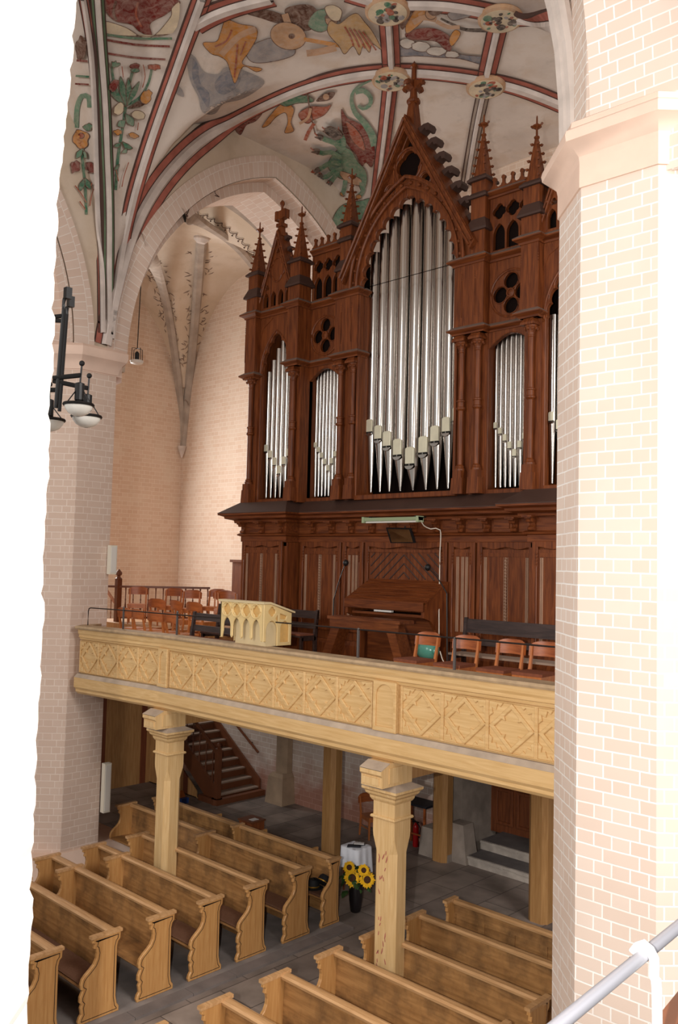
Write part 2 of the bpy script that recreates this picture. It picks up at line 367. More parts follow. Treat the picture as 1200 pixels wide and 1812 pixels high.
def tag(o, label, cat, group=None):
    o['label'] = label; o['category'] = cat
    if group: o['group'] = group
    return o
def struct(o): o['kind'] = 'structure'; return o
def kids(o): return list(o.children)
def dup(root, loc, label, rz=0.0, group=None):
    def cp(o, par):
        c = o.copy(); C.objects.link(c)
        if par is not None: c.parent = par
        for ch in kids(o): cp(ch, c)
        return c
    r = cp(root, None); r.location = loc; r.rotation_euler = (0, 0, rz); r['label'] = label
    if group: r['group'] = group
    return r

# pixel of the reference -> ray (used only to lay out points on real surfaces)
def ray(x, y): return (_r * ((x - 600) / FPX) - _u * ((y - 906) / FPX) + _f)
def onY(x, y, Y): d = ray(x, y); return CAM + d * ((Y - CAM.y) / d.y)
def onX(x, y, X): d = ray(x, y); return CAM + d * ((X - CAM.x) / d.x)
def onZ(x, y, Z): d = ray(x, y); return CAM + d * ((Z - CAM.z) / d.z)

# 2D gothic outlines ------------------------------------------------------------
def garch(x0, x1, z0, zs, za, n=10):
    """pointed arch opening: jambs from z0 to spring zs, apex za"""
    cx = (x0 + x1) / 2; h = (x1 - x0) / 2; r = za - zs
    R = (h * h + r * r) / (2 * h); pts = [(x0, z0)]
    a1 = math.atan2(r, R - h) if r > 0 else 0
    L = []
    for i in range(n + 1):
        a = PI - (i / n) * (math.asin(min(1, r / R)) if R >= h and r <= R else PI / 2)
        L.append((x0 + R + R * math.cos(a), zs + R * math.sin(a)))
    pts += L; pts += [(2 * cx - p[0], p[1]) for p in L[-2::-1]]; pts.append((x1, z0))
    return pts
def circ(cx, cz, r, n=24): return [(cx + r * math.cos(2 * PI * i / n), cz + r * math.sin(2 * PI * i / n)) for i in range(n)]
def foil(cx, cz, R, k=4, n=40, rot=0.0, lobe=0.55):
    rc = R * lobe; d = R - rc; out = []
    for i in range(n):
        a = 2 * PI * i / n; q = ((a - rot + PI / k) % (2 * PI / k)) - PI / k
        s2 = rc * rc - (d * math.sin(q)) ** 2
        rr = d * math.cos(q) + math.sqrt(max(0, s2)); out.append((cx + rr * math.cos(a), cz + rr * math.sin(a)))
    return out
def cusped(x0, x1, z0, zs, za, nc, depth, n=8):
    """pointed arch whose edge carries nc scallops a side"""
    base = garch(x0, x1, z0, zs, za, nc * n)
    cx = (x0 + x1) / 2; L = base[1:nc * n + 2]; out = [base[0]]; Ls = []
    for i, p in enumerate(L):
        t = i / n; fr = t - math.floor(t)
        k = depth * (1 - math.sin(PI * fr) ** 0.6) if 0 < i < len(L) - 1 else (0 if i == 0 else 0)
        a = L[max(0, i - 1)]; b = L[min(len(L) - 1, i + 1)]
        d = Vector((b[0] - a[0], b[1] - a[1])).normalized(); nn = Vector((d.y, -d.x))
        Ls.append((p[0] + nn.x * k, p[1] + nn.y * k))
    out += Ls; out += [(2 * cx - p[0], p[1]) for p in Ls[-2::-1]]; out.append(base[-1])
    return out
#PART2
# ------------------------------------------------------------------ setting: floor, walls, piers
from mathutils.bvhtree import BVHTree
BV = []
def reg(mb): BV.append((list(mb.v), list(mb.f)))
struct(MB().box(-24.5, 1.0, -2.0, 18.0, -0.2, 0.0).build('floor', 'aisle_slabs', uv=True))
# left pew platform with its worn kerb
pm = MB().box(-16.5, -9.62, 2.0, 10.33, 0.0, 0.03); struct(pm.build('trim_1', 'pew_platform'))
pm = MB()
y = 2.0
while y < 10.2:
    w = random.uniform(0.7, 1.2); y2 = min(10.33, y + w)
    pm.box(-9.62, -9.42, y + 0.004, y2 - 0.004, 0.0, 0.035); y = y2
struct(pm.build('trim_2', 'stone_floor_trim'))
struct(MB().box(-7.62, -4.0, 2.0, 10.5, 0.0, 0.03).build('trim_3', 'pew_platform'))

# ground-floor west wall (worn whitewashed brick), upper west wall, aisle walls
for (xa, xb, za) in ((-24, -10.6, 0), (-10.6, -7.9, 2.6), (-7.9, -3, 0)): struct(MB().box(xa, xb, 14.5, 15.0, za, 3.7).build('wall_back', 'worn_brick', uv=True))
wu = MB().box(-24, -3, 16.9, 17.3, 0, 16.4); reg(wu); struct(wu.build('wall_west', 'aisle_brick', uv=True))
wl = MB().box(-24, -23.5, 14.2, 16.9, 0, 15); wl.box(-24, -23.5, 8, 10.2, 0, 15); wl.box(-24, -23.5, 10.2, 14.2, 0, 5.6); wl.box(-24, -23.5, 10.2, 14.2, 11.2, 15)
struct(wl.build('wall_left', 'aisle_brick', uv=True))
wi = MB()
for k in range(5): wi.box(-23.72, -23.66, 10.2 + k, 10.26 + k, 5.6, 11.2)
for k in range(8): wi.box(-23.72, -23.66, 10.2, 14.2, 5.6 + 0.8 * k, 5.65 + 0.8 * k)
struct(wi.build('window_1', 'iron'))

OC = math.tan(PI / 8)
def octo(cx, cy, a):
    t = a * OC
    return [(cx + a, cy + t), (cx + a, cy - t), (cx + t, cy - a), (cx - t, cy - a), (cx - a, cy - t), (cx - a, cy + t), (cx - t, cy + a), (cx + t, cy + a)]
def pier(name, cx, cy, a, z0, zi, ztop, prof, mat, a2, plan=None, plan2=None):
    plan = plan or octo(cx, cy, a); plan2 = plan2 or octo(cx, cy, a + .02)
    b = MB(); b.prism(plan[::-1], z0, zi, 'z')
    b.prism(octo(cx, cy, a2)[::-1], zi + prof[0], ztop, 'z'); o = struct(b.build(name, mat, uv=True))
    m = MB(); m.sweep([(p, zi + q) for p, q in prof[1]], plan[::-1], closed=True)
    m.prism(plan2[::-1], zi - 0.02, zi + prof[0], 'z')
    mo = m.build('impost_moulding', 'stone_peach', o, smooth=True, angle=25)
    return o
P1 = (0.44, [(-0.05, 0.0), (0.03, 0.0), (0.05, 0.10), (0.10, 0.18), (0.17, 0.24), (0.19, 0.30), (0.19, 0.40), (0.12, 0.46), (-0.05, 0.5)])
P2 = (0.60, [(-.05, 0), (.015, 0), (.015, .20), (.03, .28), (.10, .36), (.17, .40), (.18, .46), (.17, .5), (.12, .54), (.11, .60), (.04, .645), (-.05, .65)])
pl = pier('pillar_left', -15.5, 8.5, 1.0, 0.0, 9.15, 15.0, P1, 'pier_brick', 0.72,
          [(-14.5, 8.84), (-14.5, 8.09), (-15.09, 7.5), (-15.91, 7.5), (-16.5, 8.09), (-16.5, 9.35), (-15.2, 9.2), (-14.85, 8.98)], [(-14.49, 8.95), (-14.49, 8.09), (-15.09, 7.49), (-15.9, 7.49), (-16.5, 8.1), (-16.5, 9.5), (-14.9, 9.2)])
pr_ = pier('pillar_right', -3.68, 8.37, 0.92, 0.0, 9.37, 15.0, P2, 'peach_brick', 0.87)
b = MB(); b.frustum(-15.5, 8.5, 0, 0.42, 1.22, 1.22, 1.05, 1.05); struct(b.build('pillar_left_plinth', 'stone_peach'))
# the near pillar: coarse lime-washed masonry, uneven along its arris
def near_pier():
    rnd = random.Random(3); cx, cy, a = -3.68, 0.83, 0.92
    base = octo(cx, cy, a); n = len(base); V = []; F = []; zz = []; z = 0.0
    while z < 13.0: zz.append(z); z += 0.0365
    for i, z in enumerate(zz):
        course = int(z / 0.146); fr = (z / 0.146) % 1.0
        rr = random.Random(course * 13 + 5)
        for k, (x, y) in enumerate(base):
            jit = rr.uniform(-0.005, 0.005); groove = -0.006 if fr < 0.2 else 0.0
            sw = 0.0
            for (za, wa), (zc, wc) in (((0, -.008), (3.2, -.012)), ((3.2, -.012), (5.6, -.028)), ((5.6, -.028), (7.2, -.038)), ((7.2, -.038), (8.9, .045)), ((8.9, .045), (13.1, .15))):
                if za <= z <= zc: sw = wa + (wc - wa) * (z - za) / (zc - za)
            g = 1 + sw + jit + groove + rnd.uniform(-0.0025, 0.0025)
            V.append((cx + (x - cx) * g, cy + (y - cy) * g, z))
    for i in range(len(zz) - 1):
        for k in range(n): F.append((i * n + k, i * n + (k + 1) % n, (i + 1) * n + (k + 1) % n, (i + 1) * n + k))
    m = MB(); m.add(V, F); return m
struct(near_pier().build('pillar_near', 'white_wash'))

# nave arcade walls with pointed openings
def arcade(x0, x1, holes):
    poly = [(-0.4, 9.3)]
    for (ya, yb, zs, za) in holes:
        poly += garch(ya, yb, 9.3, zs, za, 16)
    poly += [(17.0, 9.3), (17.0, 16.2), (-0.4, 16.2)]
    m = MB(); m.plate([poly], x0, x1, axis='x'); return m
AH = [(1.75, 8.02, 9.5, 14.2), (9.15, 16.55, 9.5, 14.45)]
am = arcade(-16.2, -14.7, AH); reg(am)
aw = struct(am.build('wall_arcade', 'aisle_plaster'))
def ring(cy, half, zs, za, w, x, d, n=26):
    """band of voussoirs round an arch in the plane X=x"""
    a = garch(cy - half, cy + half, zs, zs, za, n)[1:-1]; bb = garch(cy - half - w, cy + half + w, zs, zs, za + w * 1.18, n)[1:-1]
    m = MB(); L = 0
    for i in range(len(a) - 1):
        l = math.dist(a[i], a[i + 1]); q = [(x + d, *a[i]), (x + d, *a[i + 1]), (x + d, *bb[i + 1]), (x + d, *bb[i])]
        m.add(q, [(0, 1, 2, 3)], uvs=[[(L, 0), (L + l, 0), (L + l, w), (L, w)]])
        m.add([(x + d, *bb[i]), (x + d, *bb[i + 1]), (x, *bb[i + 1]), (x, *bb[i])], [(0, 1, 2, 3)], uvs=[[(L, w), (L + l, w), (L + l, w + d), (L, w + d)]])
        L += l
    return m
def soffit(cy, half, zs, za, x0, x1, n=26):
    a = garch(cy - half, cy + half, zs, zs, za, n)[1:-1]; m = MB(); L = 0
    for i in range(len(a) - 1):
        l = math.dist(a[i], a[i + 1])
        m.add([(x0, *a[i]), (x0, *a[i + 1]), (x1, *a[i + 1]), (x1, *a[i])], [(0, 1, 2, 3)], uvs=[[(L, 0), (L + l, 0), (L + l, x1 - x0), (L, x1 - x0)]]); L += l
    return m
for (ya, yb, zs, za) in AH:
    c, h = (ya + yb) / 2, (yb - ya) / 2
    ring(c, h, zs, za, 0.42, -14.7, 0.05).build('arch_band', 'arch_brick', aw)
    soffit(c, h - 0.01, zs, za - 0.012, -15.05, -14.68).build('arch_reveal', 'arch_brick', aw)
    ring(c, h - 0.2, zs, za - 0.24, 0.22, -15.1, 0.05).build('arch_band', 'arch_brick', aw)
    soffit(c, h - 0.2, zs, za - 0.24, -16.2, -15.05).build('arch_reveal', 'arch_brick', aw)
struct(arcade(-4.0, -2.9, [(1.7, 7.5, 9.9, 14.6), (9.3, 16.6, 9.9, 14.6)]).build('wall_right', 'peach_brick', uv=True))

m = MB()
for dx, dy, r in ((0, 0, .10), (.10, -.06, .08)):
    m.tube(resample([(-4.46 + dx, 7.92 + dy, 9.98), (-4.48 + dx, 7.92 + dy, 10.7), (-4.60 + dx, 7.92 + dy, 11.6), (-4.86 + dx, 7.94 + dy, 12.5), (-5.5 + dx, 8.1 + dy, 13.8)], .25) if False else [(-4.46 + dx, 7.92 + dy, 9.98), (-4.475 + dx, 7.92 + dy, 10.5), (-4.53 + dx, 7.92 + dy, 11.1), (-4.62 + dx, 7.92 + dy, 11.6), (-4.78 + dx, 7.93 + dy, 12.2), (-5.0 + dx, 7.97 + dy, 12.8), (-5.4 + dx, 8.1 + dy, 13.6)], r, 8)
struct(m.build('trim_9', 'rib_white', smooth=True))
# ------------------------------------------------------------------ vaults
VXC, VHW, ZS, RISE = -9.75, 5.03, 9.35, 5.75
BAY = [(4.55, 4.15), (12.8, 4.13)]
def vz(x, y):
    sup = lambda u: math.sqrt(max(0.0, 1 - min(1, abs(u)) ** 4))
    zl = 0
    for c, h in BAY:
        if abs(y - c) <= h: zl = sup((y - c) / h)
    return ZS + RISE * max(sup((x - VXC) / VHW), zl * 0.995)
def grid(x0, x1, y0, y1, fz, nx, ny, th=0.12):
    m = MB(); V = []
    # denser rows near the springing
    e = lambda t: 0.5 - 0.5 * math.cos(PI * t)
    xs = [x0 + (x1 - x0) * e(i / nx) for i in range(nx + 1)]
    ys = [y0 + (y1 - y0) * j / ny for j in range(ny + 1)]
    for j in ys:
        for i in xs: V.append((i, j, fz(i, j)))
    F = [(j * (nx + 1) + i, j * (nx + 1) + i + 1, (j + 1) * (nx + 1) + i + 1, (j + 1) * (nx + 1) + i) for j in range(ny) for i in range(nx)]
    m.add(V, F); return m
vm = grid(VXC - VHW, VXC + VHW, 0.4, 16.93, vz, 120, 170); reg(vm)
ceil = vm.build('ceiling', 'vault_plaster', smooth=True, angle=180); ceil['kind'] = 'structure'
def az(x, y):
    sup = lambda u: math.sqrt(max(0.0, 1 - min(1, abs(u)) ** 2.3))
    return 9.2 + 5.4 * max(sup((x + 19.8) / 3.75), sup((y - 12.75) / 4.18))
avm = grid(-23.55, -16.05, 8.57, 16.93, az, 60, 60); reg(avm)
aceil = avm.build('ceiling_aisle', 'aisle_plaster', smooth=True, angle=180); aceil['kind'] = 'structure'
struct(MB().box(-24, -16, 0.2, 8.57, 13.6, 13.8).build('ceiling_side', 'aisle_plaster'))
struct(MB().box(-15.2, -4.2, -16.0, 0.4, 15.1, 15.3).build('ceiling_nave', 'vault_plaster'))

_V = []; _F = []
for v, f in BV:
    b0 = len(_V); _V += v; _F += [tuple(b0 + i for i in q) for q in f]
bvh = BVHTree.FromPolygons(_V, _F)
def hit(x, y):
    d = ray(x, y).normalized()
    p, n, i, t = bvh.ray_cast(CAM, d)
    if p is None: return None, None
    if n.dot(d) > 0: n = -n
    return p, n
def resample(pts, step):
    out = []; P = [Vector(p) for p in pts]
    # catmull-rom through the points
    for i in range(len(P) - 1):
        p0 = P[max(0, i - 1)]; p1 = P[i]; p2 = P[i + 1]; p3 = P[min(len(P) - 1, i + 2)]
        n = max(2, int((p2 - p1).length / step))
        for k in range(n):
            t = k / n
            out.append(0.5 * ((2 * p1) + (p2 - p0) * t + (2 * p0 - 5 * p1 + 4 * p2 - p3) * t * t + (3 * p1 - p0 - 3 * p2 + p3) * t ** 3))
    out.append(P[-1]); return out
def rib(px, w, band, mats, parent, name='vault_rib', h=0.10, line=True):
    H = [hit(*p) for p in resample(px, 9)]; H = [q for q in H if q[0] is not None]
    if len(H) < 3: return
    # even the traced line out
    P = [q[0] for q in H]; Nn = [q[1] for q in H]
    for _ in range(24):
        P = [P[0]] + [(P[i - 1] + 2 * P[i] + P[i + 1]) / 4 for i in range(1, len(P) - 1)] + [P[-1]]
        Nn = [Nn[0]] + [((Nn[i - 1] + 2 * Nn[i] + Nn[i + 1])).normalized() for i in range(1, len(P) - 1)] + [Nn[-1]]
    prof = [(-w, 0.0), (-w, 0.03), (-w * 0.55, h), (w * 0.55, h), (w, 0.03), (w, 0.0)]
    def strip(sec, mt):
        m = MB(); k = len(sec); V = []; F = []
        for i, p in enumerate(P):
            t = (P[min(i + 1, len(P) - 1)] - P[max(i - 1, 0)]).normalized(); sd = t.cross(Nn[i]).normalized()
            for o, z in sec: V.append(p + sd * o + Nn[i] * z)
        for i in range(len(P) - 1):
            for q in range(k): F.append((i * k + q, (i + 1) * k + q, (i + 1) * k + (q + 1) % k, i * k + (q + 1) % k))
        m.add(V, F); return m, mt
    m, _ = strip(prof, 0); o = m.build(name, mats[0], parent, smooth=True, angle=30)
    if band:
        m = MB()
        for sg in (-1, 1):
            a, _ = strip([(sg * w, -0.08), (sg * w, 0.022), (sg * (w + band), 0.022), (sg * (w + band), -0.08)], 0); m.add(a.v, a.f, 0)
            if line:
                a, _ = strip([(sg * (w + band), -0.08), (sg * (w + band), 0.026), (sg * (w + band + 0.018), 0.026), (sg * (w + band + 0.018), -0.08)], 0); m.add(a.v, a.f, 1)
                a, _ = strip([(sg * w * 0.97, 0.0), (sg * w * 0.97, 0.034), (sg * (w + 0.012), 0.034), (sg * (w + 0.012), 0.0)], 0); m.add(a.v, a.f, 1)
        m.build('painted_border', [mats[1], mats[2]], o)
RB = ('rib_white', 'rib_red', 'rib_dark')
rib([(187, 612), (200, 540), (230, 425), (262, 355), (300, 302), (350, 252), (420, 207), (480, 177), (540, 152), (610, 134), (693, 124), (780, 128), (860, 140), (930, 157), (1012, 192)], 0.11, 0.13, RB, ceil)
rib([(686, 12), (690, 60), (693, 122)], 0.06, 0.10, RB, ceil)
rib([(693, 128), (684, 210), (673, 300), (662, 390)], 0.05, 0.09, RB, ceil)
rib([(886, 26), (872, 85), (860, 138)], 0.06, 0.10, RB, ceil)
rib([(860, 145), (848, 195), (838, 250), (824, 330)], 0.05, 0.07, ('rib_white', 'rib_grey', 'rib_dark'), ceil)
rib([(194, 600), (214, 440), (240, 330), (275, 220), (308, 130), (336, 52), (349, 20), (358, -6)], 0.07, 0.075, ('rib_white', 'rib_red', 'rib_dark'), ceil)
rib([(342, 44), (372, 24), (420, 8), (480, -6)], 0.10, 0.12, RB, ceil)
rib([(620, -14), (686, 6), (780, 4), (886, 24), (950, 38), (1004, 58)], 0.10, 0.13, RB, ceil)
rib([(172, -8), (176, 60), (183, 150), (188, 250), (192, 400), (190, 580)], 0.05, 0.05, ('rib_white', 'rib_green', 'rib_dark'), ceil)
rib([(148, -6), (163, 80), (172, 200), (178, 400), (180, 590)], 0.045, 0.03, ('rib_white', 'rib_red', 'rib_dark'), ceil)
# round painted bosses where the ribs cross
for (x, y) in ((693, 134), (860, 148), (886, 26), (686, 12)):
    p, n = hit(x, y)
    q = n.to_track_quat('Z', 'Y').to_matrix().to_4x4(); q.translation = p + n * 0.02
    m = MB(); m.lathe([(0.36, 0), (0.385, 0.03), (0.38, 0.08), (0.34, 0.10)], n=32, T=q); m.lathe([(0.335, 0.08), (0.33, 0.104)], n=32, mi=1, T=q)
    for k in range(26):
        a = random.uniform(0, 2 * PI); r = 0.27 * math.sqrt(random.random()); s = random.uniform(0.035, 0.10)
        m.lathe([(s, 0.095), (s * 0.9, 0.106 + 0.0005 * k)], (r * math.cos(a), r * math.sin(a), 0), 9, 2 + k % 5, T=q, ph=random.random(), sx=random.uniform(.5, 1.0), sy=random.uniform(.5, 1.0))
    m.build('boss', ['paint_gold', 'paint_cream', 'paint_dark', 'paint_green', 'paint_rust', 'paint_grey', 'paint_dark'], ceil)
# aisle vault ribs and their ornament lines
AR = ('rib_grey', 'rib_white', 'rib_dark')
rib([(320, 792), (319, 700), (306, 600), (290, 510), (268, 455), (250, 425)], 0.17, 0, AR, aceil)
rib([(324, 792), (333, 700), (342, 600), (350, 510), (357, 425)], 0.15, 0, AR, aceil)
rib([(322, 380), (370, 398), (415, 428), (452, 472), (486, 530)], 0.16, 0, AR, aceil)
rib([(385, 345), (430, 372), (470, 410), (505, 455), (530, 500)], 0.16, 0, AR, aceil)
def flecks(px, off, n, name):
    rnd = random.Random(int(px[0][0])); m = MB(); H = [hit(*q) for q in resample(px, 4)]; H = [q for q in H if q[0] is not None]
    for k in range(n):
        i = rnd.randrange(1, len(H) - 1); p, nn = H[i]; t = (H[i + 1][0] - H[i - 1][0]).normalized(); sd = t.cross(nn).normalized()
        c = p + sd * rnd.choice((-1, 1)) * rnd.uniform(off, off + .22); a = rnd.uniform(0, 6.28); l = rnd.uniform(.05, .12)
        d = (t * math.cos(a) + sd * math.sin(a)) * l; m.tube([c - d + nn * .012, c + sd * .02 + nn * .014, c + d + nn * .012], [.004, .016, .004], 4)
    return m.build(name, 'faded_paint', aceil)
def scallops(px, off):
    m = MB(); H = [hit(*p) for p in resample(px, 3)]; H = [q for q in H if q[0] is not None]
    for i in range(0, len(H) - 5, 5):
        pts = []
        for k in range(6):
            p, n = H[i + k]; t = (H[min(i + k + 1, len(H) - 1)][0] - H[max(0, i + k - 1)][0]).normalized(); sd = t.cross(n).normalized()
            pts.append(p + n * 0.03 + sd * (off + 0.16 * math.sin(PI * k / 5)))
        m.tube(pts, 0.010, 4)
        p, n = H[i]; m.ball(p + n * 0.03 + sd * (off + 0.2 * (1 if off > 0 else 1)), 0.022, n=6)
    return m
scallops([(322, 366), (370, 380), (420, 412), (462, 460), (490, 510)], 0.0).build('painted_scallops', 'rib_dark', aceil)
scallops([(378, 335), (430, 360), (475, 400), (510, 445)], 0.0).build('painted_scallops', 'rib_dark', aceil)
flecks([(304, 600), (290, 520), (268, 455)], .18, 60, 'painted_tendrils'); flecks([(338, 650), (346, 560), (356, 440)], .17, 60, 'painted_tendrils'); flecks([(322, 760), (318, 690), (310, 630)], .18, 30, 'painted_tendrils')
p = onX(320, 800, -23.5); m = MB(); m.lathe([(0.02, -0.3), (0.08, -0.15), (0.13, 0), (0.15, 0.08)], (-23.4, 16.8, p.z + 0.1), 12); m.build('corbel', 'rib_white', aceil, smooth=True)
p, n = hit(357, 420); m = MB(); q = n.to_track_quat('Z', 'Y').to_matrix().to_4x4(); q.translation = p
m.lathe([(0.22, 0), (0.22, 0.06), (0.12, 0.16)], n=14, T=q); m.build('boss', 'rib_white', aceil)

# gallery floor (with the stair well left open)
gf = MB()
gf.box(-23.5, -4.6, 8.62, 13.05, 3.66, 3.94); gf.box(-18.3, -4.6, 13.05, 14.95, 3.66, 3.94); gf.box(-23.5, -4.6, 14.95, 16.9, 3.66, 3.94)
for k in range(12): gf.box(-15.0 + 0.9 * k, -14.86 + 0.9 * k, 8.7, 14.5, 3.52, 3.66)
struct(gf.build('floor_gallery', 'panel_pale', uv=True))
#PART3
# ------------------------------------------------------------------ gallery parapet and posts
GX = -9.6
par = thing('gallery_parapet', 'yellow painted wooden gallery front with carved lozenge panels below the organ', 'gallery front', (-9.6, 8.45, 3.26))
GP = [(-14.6, 8.62), (-14.27, 8.19), (-12.0, 8.40), (-4.3, 8.40)]
b = MB(); b.sweep([(0.03, 3.28), (0.05, 3.30), (0.05, 3.34), (0.08, 3.38), (0.08, 3.55), (0.035, 3.61), (-0.06, 3.61), (-0.06, 3.26), (0.01, 3.26)], GP); b.build('beam', 'parapet_paint', par)
b = MB(); b.sweep([(0.082, 3.552), (0.036, 3.615), (0.0, 3.617), (0.0, 3.60), (0.03, 3.60), (0.075, 3.545)], GP); b.build('dusty_ledge', 'dust_grey', par)['label'] = 'grey dust lying on the sloping ledge'
b = MB(); b.sweep([(0.0, 4.22), (0.012, 4.22), (0.02, 4.25), (0.035, 4.262), (0.03, 4.30), (0.045, 4.33), (0.05, 4.40), (-0.1, 4.40), (-0.1, 4.22)], GP); b.build('frieze_board', 'parapet_paint', par)
b = MB(); b.sweep([(0.04, 4.40), (0.09, 4.405), (0.105, 4.43), (0.09, 4.462), (-0.16, 4.468), (-0.16, 4.40)], GP); b.build('cap_rail', 'rail_cap_wood', par)['label'] = 'bare greyish wooden cap'
b = MB(); b.sweep([(-0.05, 3.6), (-0.02, 3.6), (-0.02, 4.24), (-0.05, 4.24)], GP); b.build('back_board', 'parapet_paint', par)
def panel(x0, x1, T=None):
    """carved lozenge panel: board with pierced tracery laid on it"""
    z0, z1 = 3.635, 4.205; cx, cz = (x0 + x1) / 2, (z0 + z1) / 2; w, h = (x1 - x0) / 2 - 0.022, (z1 - z0) / 2 - 0.012
    m = MB(); m.box(x0, x1, 8.405, 8.43, z0, z1, T=T)
    fw = 0.022
    m.plate([[(x0, z0), (x1, z0), (x1, z1), (x0, z1)], [(x0 + fw, z0 + fw * .6), (x0 + fw, z1 - fw * .6), (x1 - fw, z1 - fw * .6), (x1 - fw, z0 + fw * .6)]], 8.375, 8.41, bevel=0.006, T=T)
    o = [(cx - w, cz), (cx, cz - h), (cx + w, cz), (cx, cz + h)]
    # inner quatre-lobed lozenge hole
    inner = []
    iw, ih = w * 0.76, h * 0.76
    C4 = [(cx - iw, cz), (cx, cz - ih), (cx + iw, cz), (cx, cz + ih)]
    for i in range(4):
        a, c = Vector(C4[i]), Vector(C4[(i + 1) % 4]); mid = (a + c) / 2; inn = (Vector((cx, cz)) - mid).normalized()
        for t in (0.0, 0.12, 0.28, 0.42): inner.append(tuple(a.lerp(c, t)))
        inner.append(tuple(mid + inn * 0.045))
        for t in (0.58, 0.72, 0.88): inner.append(tuple(a.lerp(c, t)))
    m.plate([o, inner[::-1]], 8.380, 8.41, bevel=0.008, T=T)
    # corner leaves
    for sx in (-1, 1):
        for sz in (-1, 1):
            P = [(cx + sx * w, cz + sz * h * 0.36), (cx + sx * w, cz + sz * h)]
            P += [(cx + sx * w * 0.36, cz + sz * h)]
            L = [(cx + sx * w * .50, cz + sz * h * .80), (cx + sx * w * .62, cz + sz * h * .90), (cx + sx * w * .70, cz + sz * h * .66), (cx + sx * w * .88, cz + sz * h * .72), (cx + sx * w * .84, cz + sz * h * .50)]
            m.plate([P + L], 8.384, 8.41, bevel=0.006, T=T)
    return m
xs = [-11.79 + k * (4.372 / 7) for k in range(8)]
for k in range(7): panel(xs[k], xs[k + 1]).build('carved_panel', 'parapet_paint', par)
for k in range(4): panel(-6.945 + 0.632 * k, -6.945 + 0.632 * (k + 1)).build('carved_panel', 'parapet_paint', par)
ang = math.atan2(8.40 - 8.19, 2.27)
TL = Matrix.Translation((-12.0, 8.40, 0)) @ Matrix.Rotation(ang, 4, 'Z') @ Matrix.Translation((12.0, -8.40, 0))
for k in range(4): panel(-14.27 + 0.545 * k, -14.27 + 0.545 * (k + 1), TL).build('carved_panel', 'parapet_paint', par)
for xa, xb, T in ((-12.07, -11.83, None), (-7.36, -7.0, None)):
    m = MB(); m.box(xa, xb, 8.36, 8.42, 3.62, 4.24)
    iw = 0.035
    m2 = MB(); m2.plate([[(xa - 0.01, 3.62), (xb + 0.01, 3.62), (xb + 0.01, 4.24), (xa - 0.01, 4.24)], garch(xa + iw, xb - iw, 3.68, 4.05, 4.2, 8)[::-1]], 8.335, 8.362, bevel=0.006)
    m.add(m2.v, m2.f); m.build('pilaster', 'parapet_paint', par)

def post(cx, cy, label, front=True):
    hx, hy = 0.175, 0.16
    t = thing('gallery_post', label, 'post', (cx, cy, 0), 'wooden posts carrying the gallery')
    mat = 'post_paint' if front else 'post_back'
    m = MB()
    def sec(h, c): return [(-hx + c, -hy), (hx - c, -hy), (hx, -hy + c), (hx, hy - c), (hx - c, hy), (-hx + c, hy), (-hx, hy - c), (-hx, -hy + c)]
    V = []; zz = [(0.0, .075), (2.12, .075), (2.30, .012), (2.36, 0.004), (2.76, 0.004)]
    for z, c in zz: V += [(cx + p[0], cy + p[1], z) for p in sec(0, c)]
    F = [(i * 8 + k, i * 8 + (k + 1) % 8, (i + 1) * 8 + (k + 1) % 8, (i + 1) * 8 + k) for i in range(len(zz) - 1) for k in range(8)] + [tuple(range(8))[::-1], tuple(range(32, 40))]
    m.add(V, F); m.build('shaft', mat, t)
    sq = [(cx - hx, cy - hy), (cx + hx, cy - hy), (cx + hx, cy + hy), (cx - hx, cy + hy)]
    m = MB(); m.sweep([(-0.05, 2.52), (0.02, 2.525), (0.028, 2.54), (0.02, 2.56), (-0.05, 2.585)], sq, closed=True); m.build('ring', mat, t)
    m = MB(); m.sweep([(-0.02, 2.72), (0.012, 2.74), (0.03, 2.77), (0.035, 2.80), (0.07, 2.83), (0.08, 2.86), (0.11, 2.885), (0.11, 2.915), (0.0, 2.965), (-0.16, 2.967), (-0.16, 2.72)], sq, closed=True); m.build('capital', mat, t)
    m = MB(); m.sweep([(0.112, 2.917), (0.0, 2.969), (-0.15, 2.971), (-0.15, 2.96), (0.0, 2.955), (0.105, 2.912)], sq, closed=True); m.build('dusty_top', 'dust_grey', t)
    if front:
        y0 = cy - 0.40
        m = MB(); m.prism([(y0, 2.97), (8.75, 2.97), (8.75, 3.255), (y0 + 0.13, 3.255), (y0 - 0.03, 3.185), (y0 - 0.03, 3.13), (y0, 3.10)], cx - hx, cx + hx, 'x')
        m.box(cx - hx + .03, cx + hx - .05, y0 - 0.015, y0 + .01, 3.0, 3.085); m.box(cx + hx - .01, cx + hx + 0.015, y0 + .12, y0 + .38, 3.01, 3.2)
        m.build('corbel', 'post_paint', t)
        m = MB(); m.prism([(y0 + 0.13, 3.259), (y0 - 0.03, 3.189), (y0 - 0.03, 3.18), (y0 + 0.13, 3.25)], cx - hx - .004, cx + hx + .004, 'x'); m.build('dusty_top', 'dust_grey', t)
    return t
post(-12.0, 8.58, 'yellow painted gallery post rising from the left pews')
post(-7.22, 8.58, 'yellow painted gallery post with scuffed red marks rising from the right pews')
post(-12.06, 12.50, 'brown gallery post behind the panelled front pew, nearest the white cloth table', False)
post(-7.6, 12.82, 'brown gallery post behind the right pews, half hidden by the brick pillar', False)
post(-10.45, 13.95, 'brown gallery post on a stone base beside the fire extinguisher', False)
m = MB()
rr = random.Random(4)
